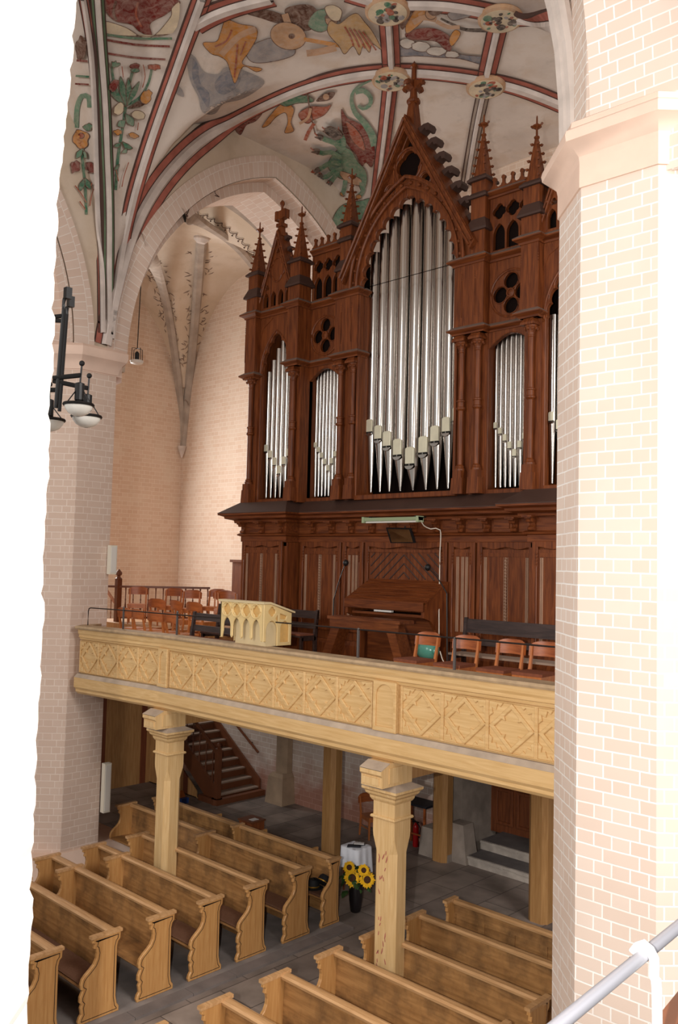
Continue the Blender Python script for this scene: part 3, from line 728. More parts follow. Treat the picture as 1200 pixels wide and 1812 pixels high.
for k in range(30):
    z = 0.35 + 1.9 * rr.random(); u = rr.uniform(-0.01, 0.13)
    a = rr.uniform(-.5, .5)
    T = Matrix.Translation((-7.28 + u, 8.4193, z)) @ Matrix.Rotation(a, 4, 'Y')
    m = MB(); l = rr.uniform(.5, 1.4); m.prism([(-.008, -.03 * l), (.004, -.035 * l), (.01 * l, .0), (.004, .04 * l), (-.006, .02)], -0.0006, 0.0006, 'y', T=T)
    m.build('scuff_mark', 'rib_red', bpy.data.objects['gallery_post.001'])
for n_, (xx, ya, yb) in enumerate(((-12.0, 8.75, 12.6), (-7.22, 8.75, 12.8))):
    o = MB().box(xx - 0.13, xx + 0.13, ya, yb, 2.99, 3.25).build('trim_%d' % (4 + n_), 'post_back'); struct(o)
bpy.data.objects['gallery_post.003'].name = 'gallery_post.003'
m = MB(); m.frustum(-10.62, 14.18, 0, 0.55, 0.36, 0.30, 0.30, 0.28); m.frustum(-10.2, 14.22, 0, 0.72, 0.27, 0.2, 0.16, 0.16); struct(m.build('trim_6', 'stone_old'))

# ------------------------------------------------------------------ the organ
OZ = 3.94
org = thing('pipe_organ', 'tall carved dark oak pipe organ with gables and pinnacles filling the gallery', 'pipe organ', (GX, 12.6, OZ))
OK_ = 'organ_oak'
FB, TB, FU, PU, TF, TP = 11.6, 11.25, 11.6, 11.44, 11.40, 11.25   # front planes
U = lambda u: GX + u
BT0, BT1 = 2.64, 3.97
# --- lower case
m = MB(); m.box(U(-BT0), U(BT0), FB + .05, 14.0, OZ, 6.6)
for s in (-1, 1): m.box(min(U(s * BT0), U(s * BT1)), max(U(s * BT0), U(s * BT1)), TB + .05, 14.0, OZ, 6.07)
for s in (-1, 1): m.box(min(U(s * (BT0 + .03)), U(s * (BT1 - .03))), max(U(s * (BT0 + .03)), U(s * (BT1 - .03))), TB + .05, 14.0, 6.0, 6.6)
m.build('lower_case', OK_, org)
BP = [(-BT1, 14.0), (-BT1, TB), (-BT0, TB), (-BT0, FB), (BT0, FB), (BT0, TB), (BT1, TB), (BT1, 14.0)]
BPX = [(U(u), y) for u, y in BP]
m = MB(); m.sweep([(-.06, OZ), (.05, OZ), (.05, OZ + .28), (.02, OZ + .36), (-.06, OZ + .36)], BPX); m.build('plinth', OK_, org)
m = MB(); m.sweep([(-.04, 6.08), (.0, 6.08), (.0, 6.185), (.05, 6.20), (.06, 6.225), (.02, 6.25), (.0, 6.25), (.0, 6.48), (-.04, 6.48)], BPX); m.build('frieze', 'organ_oak_flat', org)
m = MB(); m.sweep([(-.04, 6.46), (.10, 6.46), (.11, 6.50), (.24, 6.53), (.25, 6.57), (.30, 6.59), (.34, 6.60), (.34, 6.635), (-.04, 6.635)], BPX); m.build('cornice', 'organ_oak_flat', org)
m = MB(); m.sweep([(.345, 6.628), (.345, 6.64), (.03, 6.86), (-.1, 6.86), (-.1, 6.62)], BPX); m.build('sloping_ledge', 'ledge_dark', org)['label'] = 'dark dusty sloping ledge above the brackets'
def bracket(u, y):
    m = MB(); w = 0.05
    m.prism([(y + .01, 6.25), (y - .06, 6.255), (y - .075, 6.29), (y - .03, 6.33), (y - .045, 6.37), (y - .12, 6.375), (y - .13, 6.41), (y - .17, 6.42), (y - .17, 6.455), (y + .01, 6.455)], U(u) - w, U(u) + w, 'x')
    m.box(U(u) - .085, U(u) + .085, y - .2, y + .01, 6.44, 6.465)
    m.tube([(U(u) - .055, y - .055, 6.275), (U(u) + .055, y - .055, 6.275)], .028, 8); m.tube([(U(u) - .055, y - .10, 6.40), (U(u) + .055, y - .10, 6.40)], .03, 8)
    return m.build('bracket', OK_, org)
for u in (-2.22, -1.72, -1.22, -.72, -.24, .24, .72, 1.22, 1.72, 2.22): bracket(u, FB)
for s in (-1, 1):
    for d in (0.1, 0.66, 1.22): bracket(s * (BT0 + d), TB)
for a, b_ in zip((-2.22, -1.72, -1.22, -.72, -.24, .24, .72, 1.22, 1.72), (-1.72, -1.22, -.72, -.24, .24, .72, 1.22, 1.72, 2.22)):
    MB().box(U(a) + .11, U(b_) - .11, FB - .02, FB + .01, 6.30, 6.42).build('frieze_panel', 'organ_oak_flat', org)
def base_panel(u0, u1, y, kind):
    z0, z1 = 4.52, 6.02; x0, x1 = U(u0), U(u1); m = MB()
    # reveal frame with a scalloped head
    f = 0.045; top = []
    n = 12
    for i in range(n + 1):
        t = i / n; top.append((x1 - f - (x1 - x0 - 2 * f) * t, z1 - .03 + .018 * math.cos(2 * PI * t * (2 if kind != 'narrow' else 1))))
    m.plate([[(x0 - .05, z0 - .06), (x1 + .05, z0 - .06), (x1 + .05, z1 + .07), (x0 - .05, z1 + .07)], ([(x0 + f, z0 + .03), (x1 - f, z0 + .03)] + top)[::-1]], y - .02, y + .03, bevel=.006)
    for s in (x0 + f - .012, x1 - f + .012):
        m.tube([(s, y - .02, z0 + .1), (s, y - .02, z1 - .30)], .013, 6)
        for k in range(4): m.ball((s, y - .02, z1 - .26 + .05 * k), .016, n=6)
    o = m.build('panel_frame', OK_, org)
    m = MB(); a, c = x0 + .11, x1 - .11
    if kind == 'chevron':
        zb = 5.40; m.box(x0 + .06, x1 - .06, y - .005, y + .03, zb, z1 - .06)
        cx = (x0 + x1) / 2; q = MB(); w = .085
        for s in (-1, 1):
            k = -8
            while k < 9:
                zc = zb + k * .15
                pts = [(cx, zc + .62), (cx + s * (x1 - cx - .1), zc + .62 - (x1 - cx - .1) * .86)]
                # clip strip to the panel height
                L = []
                for i in range(25):
                    t = i / 24; X = pts[0][0] + (pts[1][0] - pts[0][0]) * t; Z = pts[0][1] + (pts[1][1] - pts[0][1]) * t
                    if zb + .04 < Z < z1 - .12: L.append((X, y - .008, Z))
                if len(L) > 1: q.tube(L, .013, 5)
                k += 1
        q.build('panel_groove', 'ledge_dark', o)
        m.box(x0 + .06, x1 - .06, y - .03, y + .03, zb - .03, zb + .03); m.box(x0 + .06, x1 - .06, y - .03, y + .02, z1 - .11, z1 - .06)
        m.build('panel_board', OK_, o)
        return
    m.box(x0 + .05, x1 - .05, y + .0, y + .045, z0, z1 - .05); m.box(a - .03, c + .03, y - .012, y + .02, z1 - .16, z1 - .10)
    m.build('panel_board', OK_, o)
    m = MB()
    lines = [a, c] if kind != 'narrow' else [a + .02, (a + c) / 2 + .02, c]
    for s in lines:
        for d in (-.014, .014): m.tube([(s + d, y - .006, z0 + .12), (s + d, y - .006, z1 - .17)], .012, 5)
    if kind == 'wide':
        s = (a + c) / 2; m.tube([(s, y - .006, z0 + .12), (s, y - .006, z1 - .17)], .012, 6)
        k = z0 + .12
        while k < z1 - .2:
            m.tube([(s - .022, y - .012, k), (s + .022, y - .014, k + .05)], .009, 5); k += .048
        for d in (-.034, .034): m.tube([(s + d, y - .004, z0 + .12), (s + d, y - .004, z1 - .17)], .006, 5)
    m.build('panel_beading', 'bead_light', o)
base_panel(-.86, .86, FB, 'chevron')
for s in (-1, 1):
    base_panel(min(s * 1.0, s * 1.42), max(s * 1.0, s * 1.42), FB, 'narrow')
    base_panel(min(s * 1.56, s * 2.54), max(s * 1.56, s * 2.54), FB, 'wide')
    base_panel(min(s * 2.78, s * 3.86), max(s * 2.78, s * 3.86), TB, 'wide')

# --- upper case carcass
m = MB()
for s in (-1, 1):
    m.box(min(U(s * 3.9), U(s * 4.0)), max(U(s * 3.9), U(s * 4.0)), 11.5, 13.8, 6.8, 10.7)
m.box(U(-4), U(4), 13.7, 13.8, 6.8, 10.7); m.box(U(-4), U(4), 12.5, 13.8, 10.55, 10.66)
m.build('upper_case', OK_, org)
m = MB(); m.box(U(-3.9), U(3.9), 12.35, 12.4, 6.8, 10.6); m.box(U(-1.9), U(1.05), 12.3, 12.35, 10.6, 11.5); m.box(U(-1.0), U(.7), 12.3, 12.35, 11.5, 12.2); m.plate([[(U(-1.2), 11.2), (U(0), 13.35), (U(1.2), 11.2)] + [q for q in garch(U(-1.11), U(1.11), 10.7, 10.72, 12.28, 14)[::-1] if q[1] > 11.22]], PU + .16, PU + .18)  # dark sheets stand in for the shade behind pipes and tracery
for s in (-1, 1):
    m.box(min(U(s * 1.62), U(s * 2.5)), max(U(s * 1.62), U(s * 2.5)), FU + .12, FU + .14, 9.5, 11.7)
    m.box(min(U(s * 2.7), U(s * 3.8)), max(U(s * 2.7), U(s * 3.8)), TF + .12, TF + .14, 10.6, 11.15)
m.build('shade_boards', 'shade_black', org)['label'] = 'near-black boards behind the tracery, shade painted into their colour'

MOULD = [(-.06, 0), (.02, 0), (.03, .03), (.07, .055), (.10, .07), (.10, .095), (0.0, .165), (-.06, .165)]
def band(path, z, big=1.0, name='moulding'):
    P = [(U(u), y) for u, y in path]
    m = MB(); m.sweep([(o * big, z + q * big) for o, q in MOULD], P); o = m.build(name, 'organ_oak_flat', org)
    m = MB(); m.sweep([(.102 * big, z + .092 * big), (.102 * big, z + .098 * big), (0, z + .17 * big), (-.05, z + .172 * big), (-.05, z + .166 * big), (0, z + .164 * big)], P); m.build('dust', 'dusty_ledge', o)
def flip(path): return [(-u, y) for u, y in path[::-1]]
T0, T1 = 2.62, 3.87           # tower pier centres
pw = .15
for fl in (lambda p: p, flip):
    band(fl([(-4.02, 13.7), (-4.02, TP), (-3.72, TP), (-3.72, TF), (-2.77, TF), (-2.77, TP), (-2.47, TP), (-2.47, FU), (-1.66, FU), (-1.66, PU), (-1.08, PU), (-1.08, FU + .1)]), 10.60)
    band(fl([(-2.77, TF), (-2.77, TP), (-2.47, TP), (-2.47, FU), (-1.66, FU), (-1.66, PU), (-1.08, PU), (-1.08, FU + .1)]), 9.46, .85)
    band(fl([(-4.02, 12.6), (-4.02, TP), (-3.72, TP), (-3.72, TF)]), 9.36, .85)
    band(fl([(-2.47, FU), (-1.62, FU)]), 11.66, .9, 'cornice_moulding')
# --- piers
def column(x, y, par, r=.05):
    m = MB(); m.lathe([(.085, 0), (.085, .03), (.07, .05), (.075, .07), (r, .10), (r, .98), (.062, .99), (.078, 1.01), (.078, 1.03), (.06, 1.045), (.06, 1.12), (.072, 1.13), (.072, 1.15), (r, 1.165), (r, 1.93), (.058, 1.94), (.058, 1.96), (.05, 1.97)], (x, y, 7.24), 14)
    c = m.build('colonnette', OK_, par, smooth=True, angle=35)
    m = MB(); m.lathe([(.05, 1.96), (.058, 2.0), (.085, 2.06), (.10, 2.09), (.10, 2.11)], (x, y, 7.24), 14)
    for k in range(8):
        a = 2 * PI * k / 8; m.ball((x + .085 * math.cos(a), y + .085 * math.sin(a), 9.30), .03, n=6)
    m.box(x - .12, x + .12, y - .12, y + .12, 9.35, 9.385); m.frustum(x, y, 9.385, 9.45, .12, .12, .08, .08)
    m.build('capital', OK_, c, smooth=False)
    m = MB(); m.box(x - .085, x + .085, y - .085, y + .09, 7.12, 7.24); m.frustum(x, y, 6.86, 7.12, .115, .10, .105, .09); m.build('pedestal', OK_, c)
def pinnacle(x, y, z0, h, w, par):
    m = MB(); zt = z0 + h * .72
    m.frustum(x, y, z0, zt, w, w, .022, .022)
    for k in range(5):
        t = (k + .6) / 5.4; ww = w + (.022 - w) * t; z = z0 + (zt - z0) * t
        for sx in (-1, 1):
            for sy in (-1, 1):
                m.frustum(x + sx * (ww + .016), y + sy * (ww + .016), z - .008, z + .022, .014, .014, .024, .024)
    m.lathe([(.02, 0), (.045, .02), (.045, .04), (.018, .06), (.016, .15), (.028, .165), (.075, .195), (.075, .215), (.03, .235), (.014, .26), (.012, .36), (.003, .38)], (x, y, zt - .01), 8)
    for s in (-1, 1): m.tube([(x + s * .075, y, zt + .2), (x + s * .1, y, zt + .23)], .018, 5)
    return m.build('pinnacle', OK_, par)
def sidebead(m, x, y, z0, z1, w):
    for s in (-1, 1):
        m.tube([(x + s * (w - .004), y + .004, z0), (x + s * (w - .004), y + .004, z1)], .012, 5)
        for k in range(3): m.ball((x + s * (w - .004), y + .002, z1 + .04 + .04 * k), .014, n=6)
for s in (-1, 1):
    # centre piers: two colonnettes below, a panelled stage, then a buttress with pinnacle
    m = MB(); x0, x1 = sorted((U(s * 1.08), U(s * 1.66)))
    m.box(x0, x1, FU - .02, FU + .35, 6.84, 9.46); m.box(x0, x1, PU, FU + .35, 9.46, 10.62)
    for q in (.16, .42): 
        sidebead(m, x0 + q if s > 0 else x1 - q, PU + .0, 9.75, 10.35, .0)
    p = m.build('pier', OK_, org)
    for u in (1.21, 1.53): column(U(s * u), PU + .06, p)
    xc = U(s * 1.49); m = MB(); m.box(xc - .16, xc + .16, PU + .02, PU + .36, 10.76, 11.20); m.box(xc - .14, xc + .14, PU + .06, PU + .34, 11.2, 12.0)
    bt = m.build('buttress', OK_, p)
    for z, w_, t_ in ((11.14, .21, .18), (11.70, .18, .06), (11.98, .19, .06)):
        m = MB(); m.frustum(xc, PU + .19, z, z + .04, w_, w_, w_, w_); m.frustum(xc, PU + .19, z + .04, z + .04 + t_, w_, w_, .135, .135); m.build('weathering', 'ledge_dark', bt)
    pinnacle(xc, PU + .19, 12.05, 1.02, .115, bt)
    # tower piers
    for tu in (T0, T1):
        xc = U(s * tu); m = MB(); m.box(xc - pw, xc + pw, TF - .02, 11.9, 6.84, 9.46); m.box(xc - pw, xc + pw, TP, TF + .2, 9.46, 10.62)
        sidebead(m, xc, TP, 9.72, 10.30, pw)
        p = m.build('pier', OK_, org); column(xc, TP + .07, p)
        m = MB(); m.box(xc - .16, xc + .16, TP + .01, TP + .33, 10.76, 11.08); m.box(xc - .14, xc + .14, TP + .03, TP + .31, 11.08, 11.52); bt = m.build('buttress', OK_, p)
        for z, w_, t_ in ((11.03, .21, .18), (11.50, .19, .06)):
            m = MB(); m.frustum(xc, TP + .17, z, z + .035, w_, w_, w_, w_); m.frustum(xc, TP + .17, z + .035, z + .035 + t_, w_, w_, .135, .135); m.build('weathering', 'ledge_dark', bt)
        pinnacle(xc, TP + .17, 11.57, 1.0, .115, bt)
        # rear flank of the inner tower pier
    # --- flats
    a, b_ = sorted((s * 1.64, s * 2.5)); x0, x1 = U(a), U(b_); cx = (x0 + x1) / 2
    seg = [(x0 + .03, 6.93)] + [(x0 + .03 + (x1 - x0 - .06) * i / 12, 9.20 + .2 * math.sin(PI * i / 12)) for i in range(13)] + [(x1 - .03, 6.93)]
    m = MB(); m.plate([[(x0, 6.84), (x1, 6.84), (x1, 9.48), (x0, 9.48)], seg], FU, FU + .1, bevel=.01); m.build('flat_frame', OK_, org)
    m = MB(); cz = 10.04; petals = []
    for k in range(4):
        ca = k * PI / 2; px, pz = cx + .20 * math.cos(ca), cz + .20 * math.sin(ca)
        L = []
        for i in range(20):
            t = 2 * PI * i / 20; L.append((px + .135 * math.cos(t), pz + .135 * math.sin(t)))
        petals.append(L[::-1])
    m.plate([[(x0, 9.58), (x1, 9.58), (x1, 10.62), (x0, 10.62)]] + petals, FU + .01, FU + .08, bevel=.01)
    rp = m.build('rosette_panel', OK_, org)
    m = MB(); m.tube([(cx + .375 * math.cos(t * PI / 16), FU + .005, cz + .375 * math.sin(t * PI / 16)) for t in range(32)], .022, 6, closed=True)
    m.lathe([(.075, -.02), (.085, 0), (.075, .03), (.05, .035), (.045, .02), (.0, .03)], n=16, T=Matrix.Translation((cx, FU + .01, cz)) @ Matrix.Rotation(PI / 2, 4, 'X'))
    for k in range(4):
        L = [(cx + q[0] - cx, FU + .006, q[1]) for q in petals[k]]; m.tube(L, .009, 5, closed=True)
    m.build('rosette_ring', OK_, rp)
    holes = []
    w3 = (x1 - x0 - .1) / 3
    for k in range(3):
        c = x0 + .05 + w3 * (k + .5); holes.append(garch(c - .108, c + .108, 10.80, 11.05, 11.23, 6)); holes.append(foil(c, 11.43, .125, 4)[::-1])
    m = MB(); m.plate([[(x0, 10.74), (x1, 10.74), (x1, 11.68), (x0, 11.68)]] + holes, FU + .02, FU + .1, bevel=.008); m.build('parapet_tracery', OK_, org)
    # cresting
    P = [(x0, 11.80)]; n = 5
    for k in range(n):
        c = x0 + (x1 - x0) * (k + .5) / n; h = (x1 - x0) / n / 2
        P += [(c - h * .95, 11.835), (c - h * .55, 11.85), (c - .02, 11.89), (c - .018, 11.94)]
        P += [(c + .036 * math.sin(q), 11.975 - .036 * math.cos(q)) for q in (-.6, -1.4, -2.2, -3.14, 2.2, 1.4, .6)]
        P += [(c + .018, 11.94), (c + .02, 11.89), (c + h * .55, 11.85), (c + h * .95, 11.835)]
    P += [(x1, 11.80)]
    m = MB(); m.plate([P[::-1]], FU + .0, FU + .05); m.build('cresting', OK_, org)
    # --- towers
    tc = s * (T0 + T1) / 2; cx = U(tc); hw = (T1 - T0) / 2 - pw + .02
    m = MB(); m.plate([[(cx - hw, 6.84), (cx + hw, 6.84), (cx + hw, 10.62), (cx - hw, 10.62)], cusped(cx - hw + .07, cx + hw - .07, 6.93, 9.45, 10.26, 4, .05)], TF, TF + .09, bevel=.008); tf = m.build('tower_frame', OK_, org)
    m = MB(); L = garch(cx - hw + .045, cx + hw - .045, 9.4, 9.45, 10.30, 12); m.tube([(q[0], TF - .004, q[1]) for q in L], .018, 6)
    for sg in (-1, 1): m.prism([(cx + sg * (hw - .03), 10.2), (cx + sg * (hw - .03), 10.56), (cx + sg * .1, 10.56), (cx + sg * (hw - .12), 10.40)], TF - .012, TF + .01, 'y')
    m.build('arch_moulding', OK_, tf)
    holes = []
    for k in range(4):
        c = cx - .33 + .22 * k; holes.append(garch(c - .075, c + .075, 10.80, 10.98, 11.10, 6))
    gh = .52
    outl = [(cx - hw, 10.74), (cx + hw, 10.74), (cx + hw, 11.0), (cx, 12.28), (cx - hw, 11.0)]
    holes += [foil(cx - .3, 11.2, .06, 3, rot=PI / 2)[::-1], foil(cx + .3, 11.2, .06, 3, rot=PI / 2)[::-1], foil(cx, 11.9, .05, 3, rot=PI / 2)[::-1]]
    m = MB(); m.plate([outl] + holes, TF - .02, TF + .08, bevel=.006); tg = m.build('tower_gable', OK_, org)
    m = MB(); m.tube([(q[0], TF - .025, q[1]) for q in foil(cx, 11.52, .24, 4)], .02, 5, closed=True); m.build('quatrefoil', OK_, tg)
    m = MB()
    for sg in (-1, 1):
        dx, dz = sg * (hw), 11.0 - 12.30; L = math.hypot(dx, dz); a = math.atan2(dz, dx)
        for off, t in ((.0, .018), (.07, .018)):
            nx, nz = -dz / L * sg * -1, 0
            m.tube([(cx + off * -sg * -1 * 0 + 0, TF - .06, 12.30 - off * 1.9), (cx + dx, TF - .06, 11.0 - off * 1.9)], t, 6)
        m.prism([(cx, 12.34), (cx + dx * 1.04, 10.98), (cx + dx * .97, 10.90), (cx, 12.16)], TF - .05, TF + .22, 'y')
        for k in range(7):
            t = (k + .5) / 7; m.ball((cx + dx * t, TF - .07, 12.30 + dz * t - .07), .026, n=6)
    m.build('rake_moulding', OK_, tg)
    m = MB()
    for sg in (-1, 1):
        for k in range(5):
            t = (k + .7) / 5.4; x = cx + sg * hw * t; z = 12.32 - 1.32 * t
            m.prism([(x - sg * .03, z - .05), (x + sg * .09, z + .02), (x + sg * .12, z - .0), (x + sg * .13, z + .05), (x + sg * .09, z + .075), (x - sg * .02, z + .06)], TF + .08, TF + .18, 'y')
    m.build('crockets', 'ledge_dark', tg)
    m = MB(); m.frustum(cx, TF + .06, 12.22, 12.42, .06, .06, .05, .05); m.box(cx - .085, cx + .085, TF - .02, TF + .14, 12.40, 12.47); m.box(cx - .035, cx + .035, TF + .02, TF + .10, 12.46, 12.62)
    m.prism([(cx - .05, 12.56), (cx - .13, 12.58), (cx - .155, 12.55), (cx - .155, 12.74), (cx - .12, 12.75), (cx - .05, 12.73), (cx + .05, 12.73), (cx + .12, 12.75), (cx + .155, 12.74), (cx + .155, 12.55), (cx + .13, 12.58), (cx + .05, 12.56)], TF + .0, TF + .12, 'y')
    m.lathe([(.03, 0), (.022, .1), (.03, .12), (.05, .15), (.05, .19), (.03, .22), (.01, .24)], (cx, TF + .06, 12.72), 8); m.build('finial', OK_, tg)
# --- centre: frame, gable, hood
m = MB(); x0, x1 = U(-1.10), U(1.10); cx = U(0)
arch = cusped(x0 + .03, x1 - .03, 6.93, 10.66, 12.16, 8, .085)
gpoly = [(x0 - .02, 6.84), (x1 + .02, 6.84), (x1 + .02, 10.62), (U(1.44), 10.76), (U(1.36), 11.1), (cx, 13.45), (U(-1.36), 11.1), (U(-1.44), 10.76), (x0 - .02, 10.62)]
holes = [arch, foil(cx, 12.68, .275, 5, rot=PI / 2)[::-1], circ(U(.39), 12.33, .105)[::-1], circ(U(-.39), 12.33, .105)[::-1], [(cx - .13, 13.02), (cx, 13.26), (cx + .13, 13.02), (cx, 12.99)],
         [(U(.68), 12.0), (U(.63), 12.2), (U(.98), 11.62)], [(U(-.68), 12.0), (U(-.98), 11.62), (U(-.63), 12.2)]]
m.plate([gpoly] + holes, PU + .04, PU + .15, bevel=.01); cg = m.build('centre_gable', OK_, org)
m = MB()
for (cxx, czz, r) in ((cx, 12.68, .32), (U(.39), 12.33, .135), (U(-.39), 12.33, .135)):
    m.tube([(cxx + r * math.cos(t * PI / 14), PU + .035, czz + r * math.sin(t * PI / 14)) for t in range(28)], .02, 6, closed=True)
m.build('roundel_ring', OK_, cg)
m = MB(); L = garch(x0 - .04, x1 + .04, 10.70, 10.72, 12.30, 20)[1:-1]; m.tube([(q[0], PU + .0, q[1]) for q in L], .03, 6)
L2 = garch(x0 - .17, x1 + .17, 10.70, 10.72, 12.47, 20)[1:-1]; m.tube([(q[0], PU - .03, q[1]) for q in L2], .035, 6)
L3 = garch(x0 - .10, x1 + .10, 10.70, 10.72, 12.38, 20)[1:-1]
for k in range(1, len(L3), 2): m.ball((L3[k][0], PU + .0, L3[k][1]), .034, n=6)
m.build('hood_mould', OK_, cg, smooth=True)
m = MB(); m.plate([garch(x0 - .15, x1 + .15, 10.70, 10.72, 12.45, 14), garch(x0 - .02, x1 + .02, 10.70, 10.72, 12.27, 14)[::-1]], PU + .02, PU + .05); m.build('archivolt', OK_, cg)
m = MB()
for sg in (-1, 1):
    m.prism([(cx, 13.58), (U(sg * 1.52), 10.96), (U(sg * 1.42), 10.84), (cx, 13.28)], PU - .08, PU + .34, 'y')
    m.tube([(cx, PU - .1, 13.50), (U(sg * 1.48), PU - .1, 10.96)], .028, 6); m.tube([(cx, PU - .09, 13.36), (U(sg * 1.42), PU - .09, 10.90)], .022, 6)
m.build('rake_moulding', 'organ_oak', cg)
m = MB()
for sg in (-1, 1):
    for k in range(7):
        t = .1 + k * .118; x = U(sg * 1.5 * t); z = 13.56 - 2.62 * t
        P = [(x - sg * .06, z - .10), (x + sg * .05, z - .02), (x + sg * .13, z + .03), (x + sg * .155, z - .03), (x + sg * .205, z - .035), (x + sg * .235, z + .03), (x + sg * .20, z + .095), (x + sg * .10, z + .10), (x - sg * .10, z + .04)]
        m.prism(P, PU + .14, PU + .34, 'y')
m.build('crockets', 'ledge_dark', cg)
m = MB(); y = PU + .16
m.frustum(cx, y, 13.36, 13.86, .11, .11, .065, .065); m.lathe([(.08, 0), (.12, .02), (.125, .05), (.12, .08), (.08, .09), (.065, .18), (.06, .3)], (cx, y, 13.84), 8)
for a in range(4):
    T = Matrix.Translation((cx, y, 14.13)) @ Matrix.Rotation(a * PI / 2, 4, 'Z')
    m.prism([(.02, -.06), (.08, .0), (.17, .03), (.21, .01), (.235, .05), (.20, .10), (.12, .10), (.07, .13), (.02, .14)], -.045, .045, 'y', T=T)
    m.ball((.20, 0, .05), .045, T=T, n=7)
m.lathe([(.06, .1), (.048, .22), (.046, .40), (.075, .42), (.07, .45), (.02, .51), (.004, .54)], (cx, y, 14.10), 8); m.build('finial', OK_, cg)
for s in (-1, 1):
    a, b_ = sorted((U(s * 1.3), U(s * 1.66))); m = MB(); m.plate([[(a, 11.2), (b_, 11.2), (b_, 11.72), (a, 11.72)], garch(a + .04, a + .14, 11.3, 11.5, 11.6, 5), garch(b_ - .14, b_ - .04, 11.3, 11.5, 11.6, 5)], FU + .05, FU + .12); m.box(a, b_, FU + .02, FU + .14, 11.72, 11.8); m.build('side_tracery', OK_, org)

# --- pipes
def pipe(x, y, r, zf, zm, zt):
    m = MB(); m.lathe([(.022, 0), (.026, .03), (r * .98, zm - zf - .01), (r, zm - zf), (r, zt - zf)], (x, y, zf), 20)
    o = m.build('pipe', 'pipe_tin', org, smooth=True, angle=50)
    hm = r * 2.6; w = r * .74
    m = MB()
    # flattened upper lip, dark mouth slit, rounded lower lip
    P = [(x - w, zm + .28 * r), (x + w, zm + .28 * r), (x + w, zm + hm * .88)] + [(x + w * math.cos(t), zm + hm * .88 + .3 * r * math.sin(t)) for t in (.5, 1.0, PI / 2, PI - 1.0, PI - .5)] + [(x - w, zm + hm * .88)]
    m.plate([P], y - r * 1.03, y - r * .5, 0, bevel=r * .05)
    m.box(x - w * .96, x + w * .96, y - r * .99, y - r * .5, zm + .02 * r, zm + .28 * r, 1)
    Q = [(x + w * 1.02 * math.cos(t), zm + .02 * r + .55 * r * math.sin(t)) for t in [PI + PI * i / 10 for i in range(11)]]
    m.plate([Q], y - r * 1.06, y - r * .4, 2, bevel=r * .04)
    m.build('pipe_mouth', ['pipe_mouth', 'pipe_shadow', 'pipe_tin'], o)
# centre: nine in a V
for k, u in enumerate((-.99, -.77, -.545, -.29, 0.0, .285, .53, .76, .97)):
    d = abs(k - 4); r = (.130, .124, .117, .108, .100)[d]
    pipe(U(u - .03), 11.84 + .0 * d, r, 7.0, (7.42, 7.60, 7.78, 7.93, 8.08)[d] if k < 5 else (7.42, 7.60, 7.78, 7.93, 8.10)[d], (12.25, 12.15, 12.0, 11.75, 11.45)[d])
for s in (-1, 1):
    for k in range(7):
        u = s * 3.245 + (k - 3) * .138; d = abs(k - 3); pipe(U(u), TF + .22, (.072, .069, .065, .060)[d], 6.97, (7.42, 7.60, 7.76, 7.9)[d], 10.2 - .22 * d)
    for k in range(9):
        u = s * 2.07 + (k - 4) * .092; d = abs(k - 4); pipe(U(u), FU + .2, (.050, .048, .046, .044, .042)[d], 6.97, (7.44, 7.57, 7.70, 7.82, 7.92)[d], 9.5)
#PART4
# ------------------------------------------------------------------ console, bench, lamp, mirror, microphones
def quadprism(m, a, b_, c, d, n, t, mi=0):
    """slab on four corners, thickness t along n"""
    P = [Vector(p) for p in (a, b_, c, d)]; n = Vector(n) * t
    return m.add(P + [p + n for p in P], [(0, 1, 2, 3), (7, 6, 5, 4), (0, 4, 5, 1), (1, 5, 6, 2), (2, 6, 7, 3), (3, 7, 4, 0)], mi)
con = thing('organ_console', 'dark oak organ console with closed sloping slatted lid in front of the chevron panel', 'organ console', (-9.55, 11.2, OZ))
cx0, cx1 = -10.34, -8.62
m = MB(); m.prism([(11.55, 5.44), (10.92, 5.10), (10.92, 5.06), (11.55, 5.40)], cx0, cx1, 'x')
for k in range(1, 6): t = k / 6; m.tube([(cx0 + .05, 11.55 - .63 * t, 5.447 - .34 * t), (cx1 - .05, 11.55 - .63 * t, 5.447 - .34 * t)], .008, 5)
m.build('lid', 'organ_oak_flat', con)
m = MB(); m.box(cx0, cx1, 10.90, 10.935, 4.96, 5.105); m.build('fall_board', 'organ_oak_flat', con)
m = MB(); m.box(cx0 + .1, cx1 - .1, 11.0, 11.5, 4.86, 4.90); m.build('key_desk', 'organ_oak_flat', con)
m = MB(); m.box(-9.68, -9.30, 10.93, 10.985, 4.915, 4.945); m.build('key_cover', 'paper', con)['label'] = 'white strip under the lid'
for x in (cx0, cx1 - .06):
    m = MB(); m.prism([(11.55, OZ + .02), (11.55, 5.40), (10.93, 5.06), (10.93, 4.86), (11.12, 4.80), (11.24, 4.66), (11.28, 4.5), (11.28, OZ + .02)], x, x + .06, 'x'); m.build('cheek', OK_, con)
m = MB(); m.box(cx0 + .06, cx1 - .06, 11.45, 11.5, OZ + .02, 4.86); m.build('knee_board', 'organ_oak_flat', con)
pb = MB(); pb.box(cx0 + .15, cx1 - .15, 10.62, 11.4, OZ + .0, OZ + .07); o = pb.build('pedal_board', 'organ_oak_flat', con)
for k in range(20):
    x = cx0 + .22 + k * .068; m = MB(); m.box(x, x + .028, 10.60, 11.38, OZ + .09, OZ + .13); m.build('pedal', 'bench_brown', o)
ob = thing('organ_bench', 'brown wooden organist bench with splayed board legs in front of the console', 'bench', (-9.25, 10.32, OZ))
m = MB(); m.box(-9.99, -8.46, 10.14, 10.48, 4.80, 4.85); m.box(-9.95, -8.50, 10.16, 10.19, 4.66, 4.80); m.build('seat', 'bench_brown', ob)
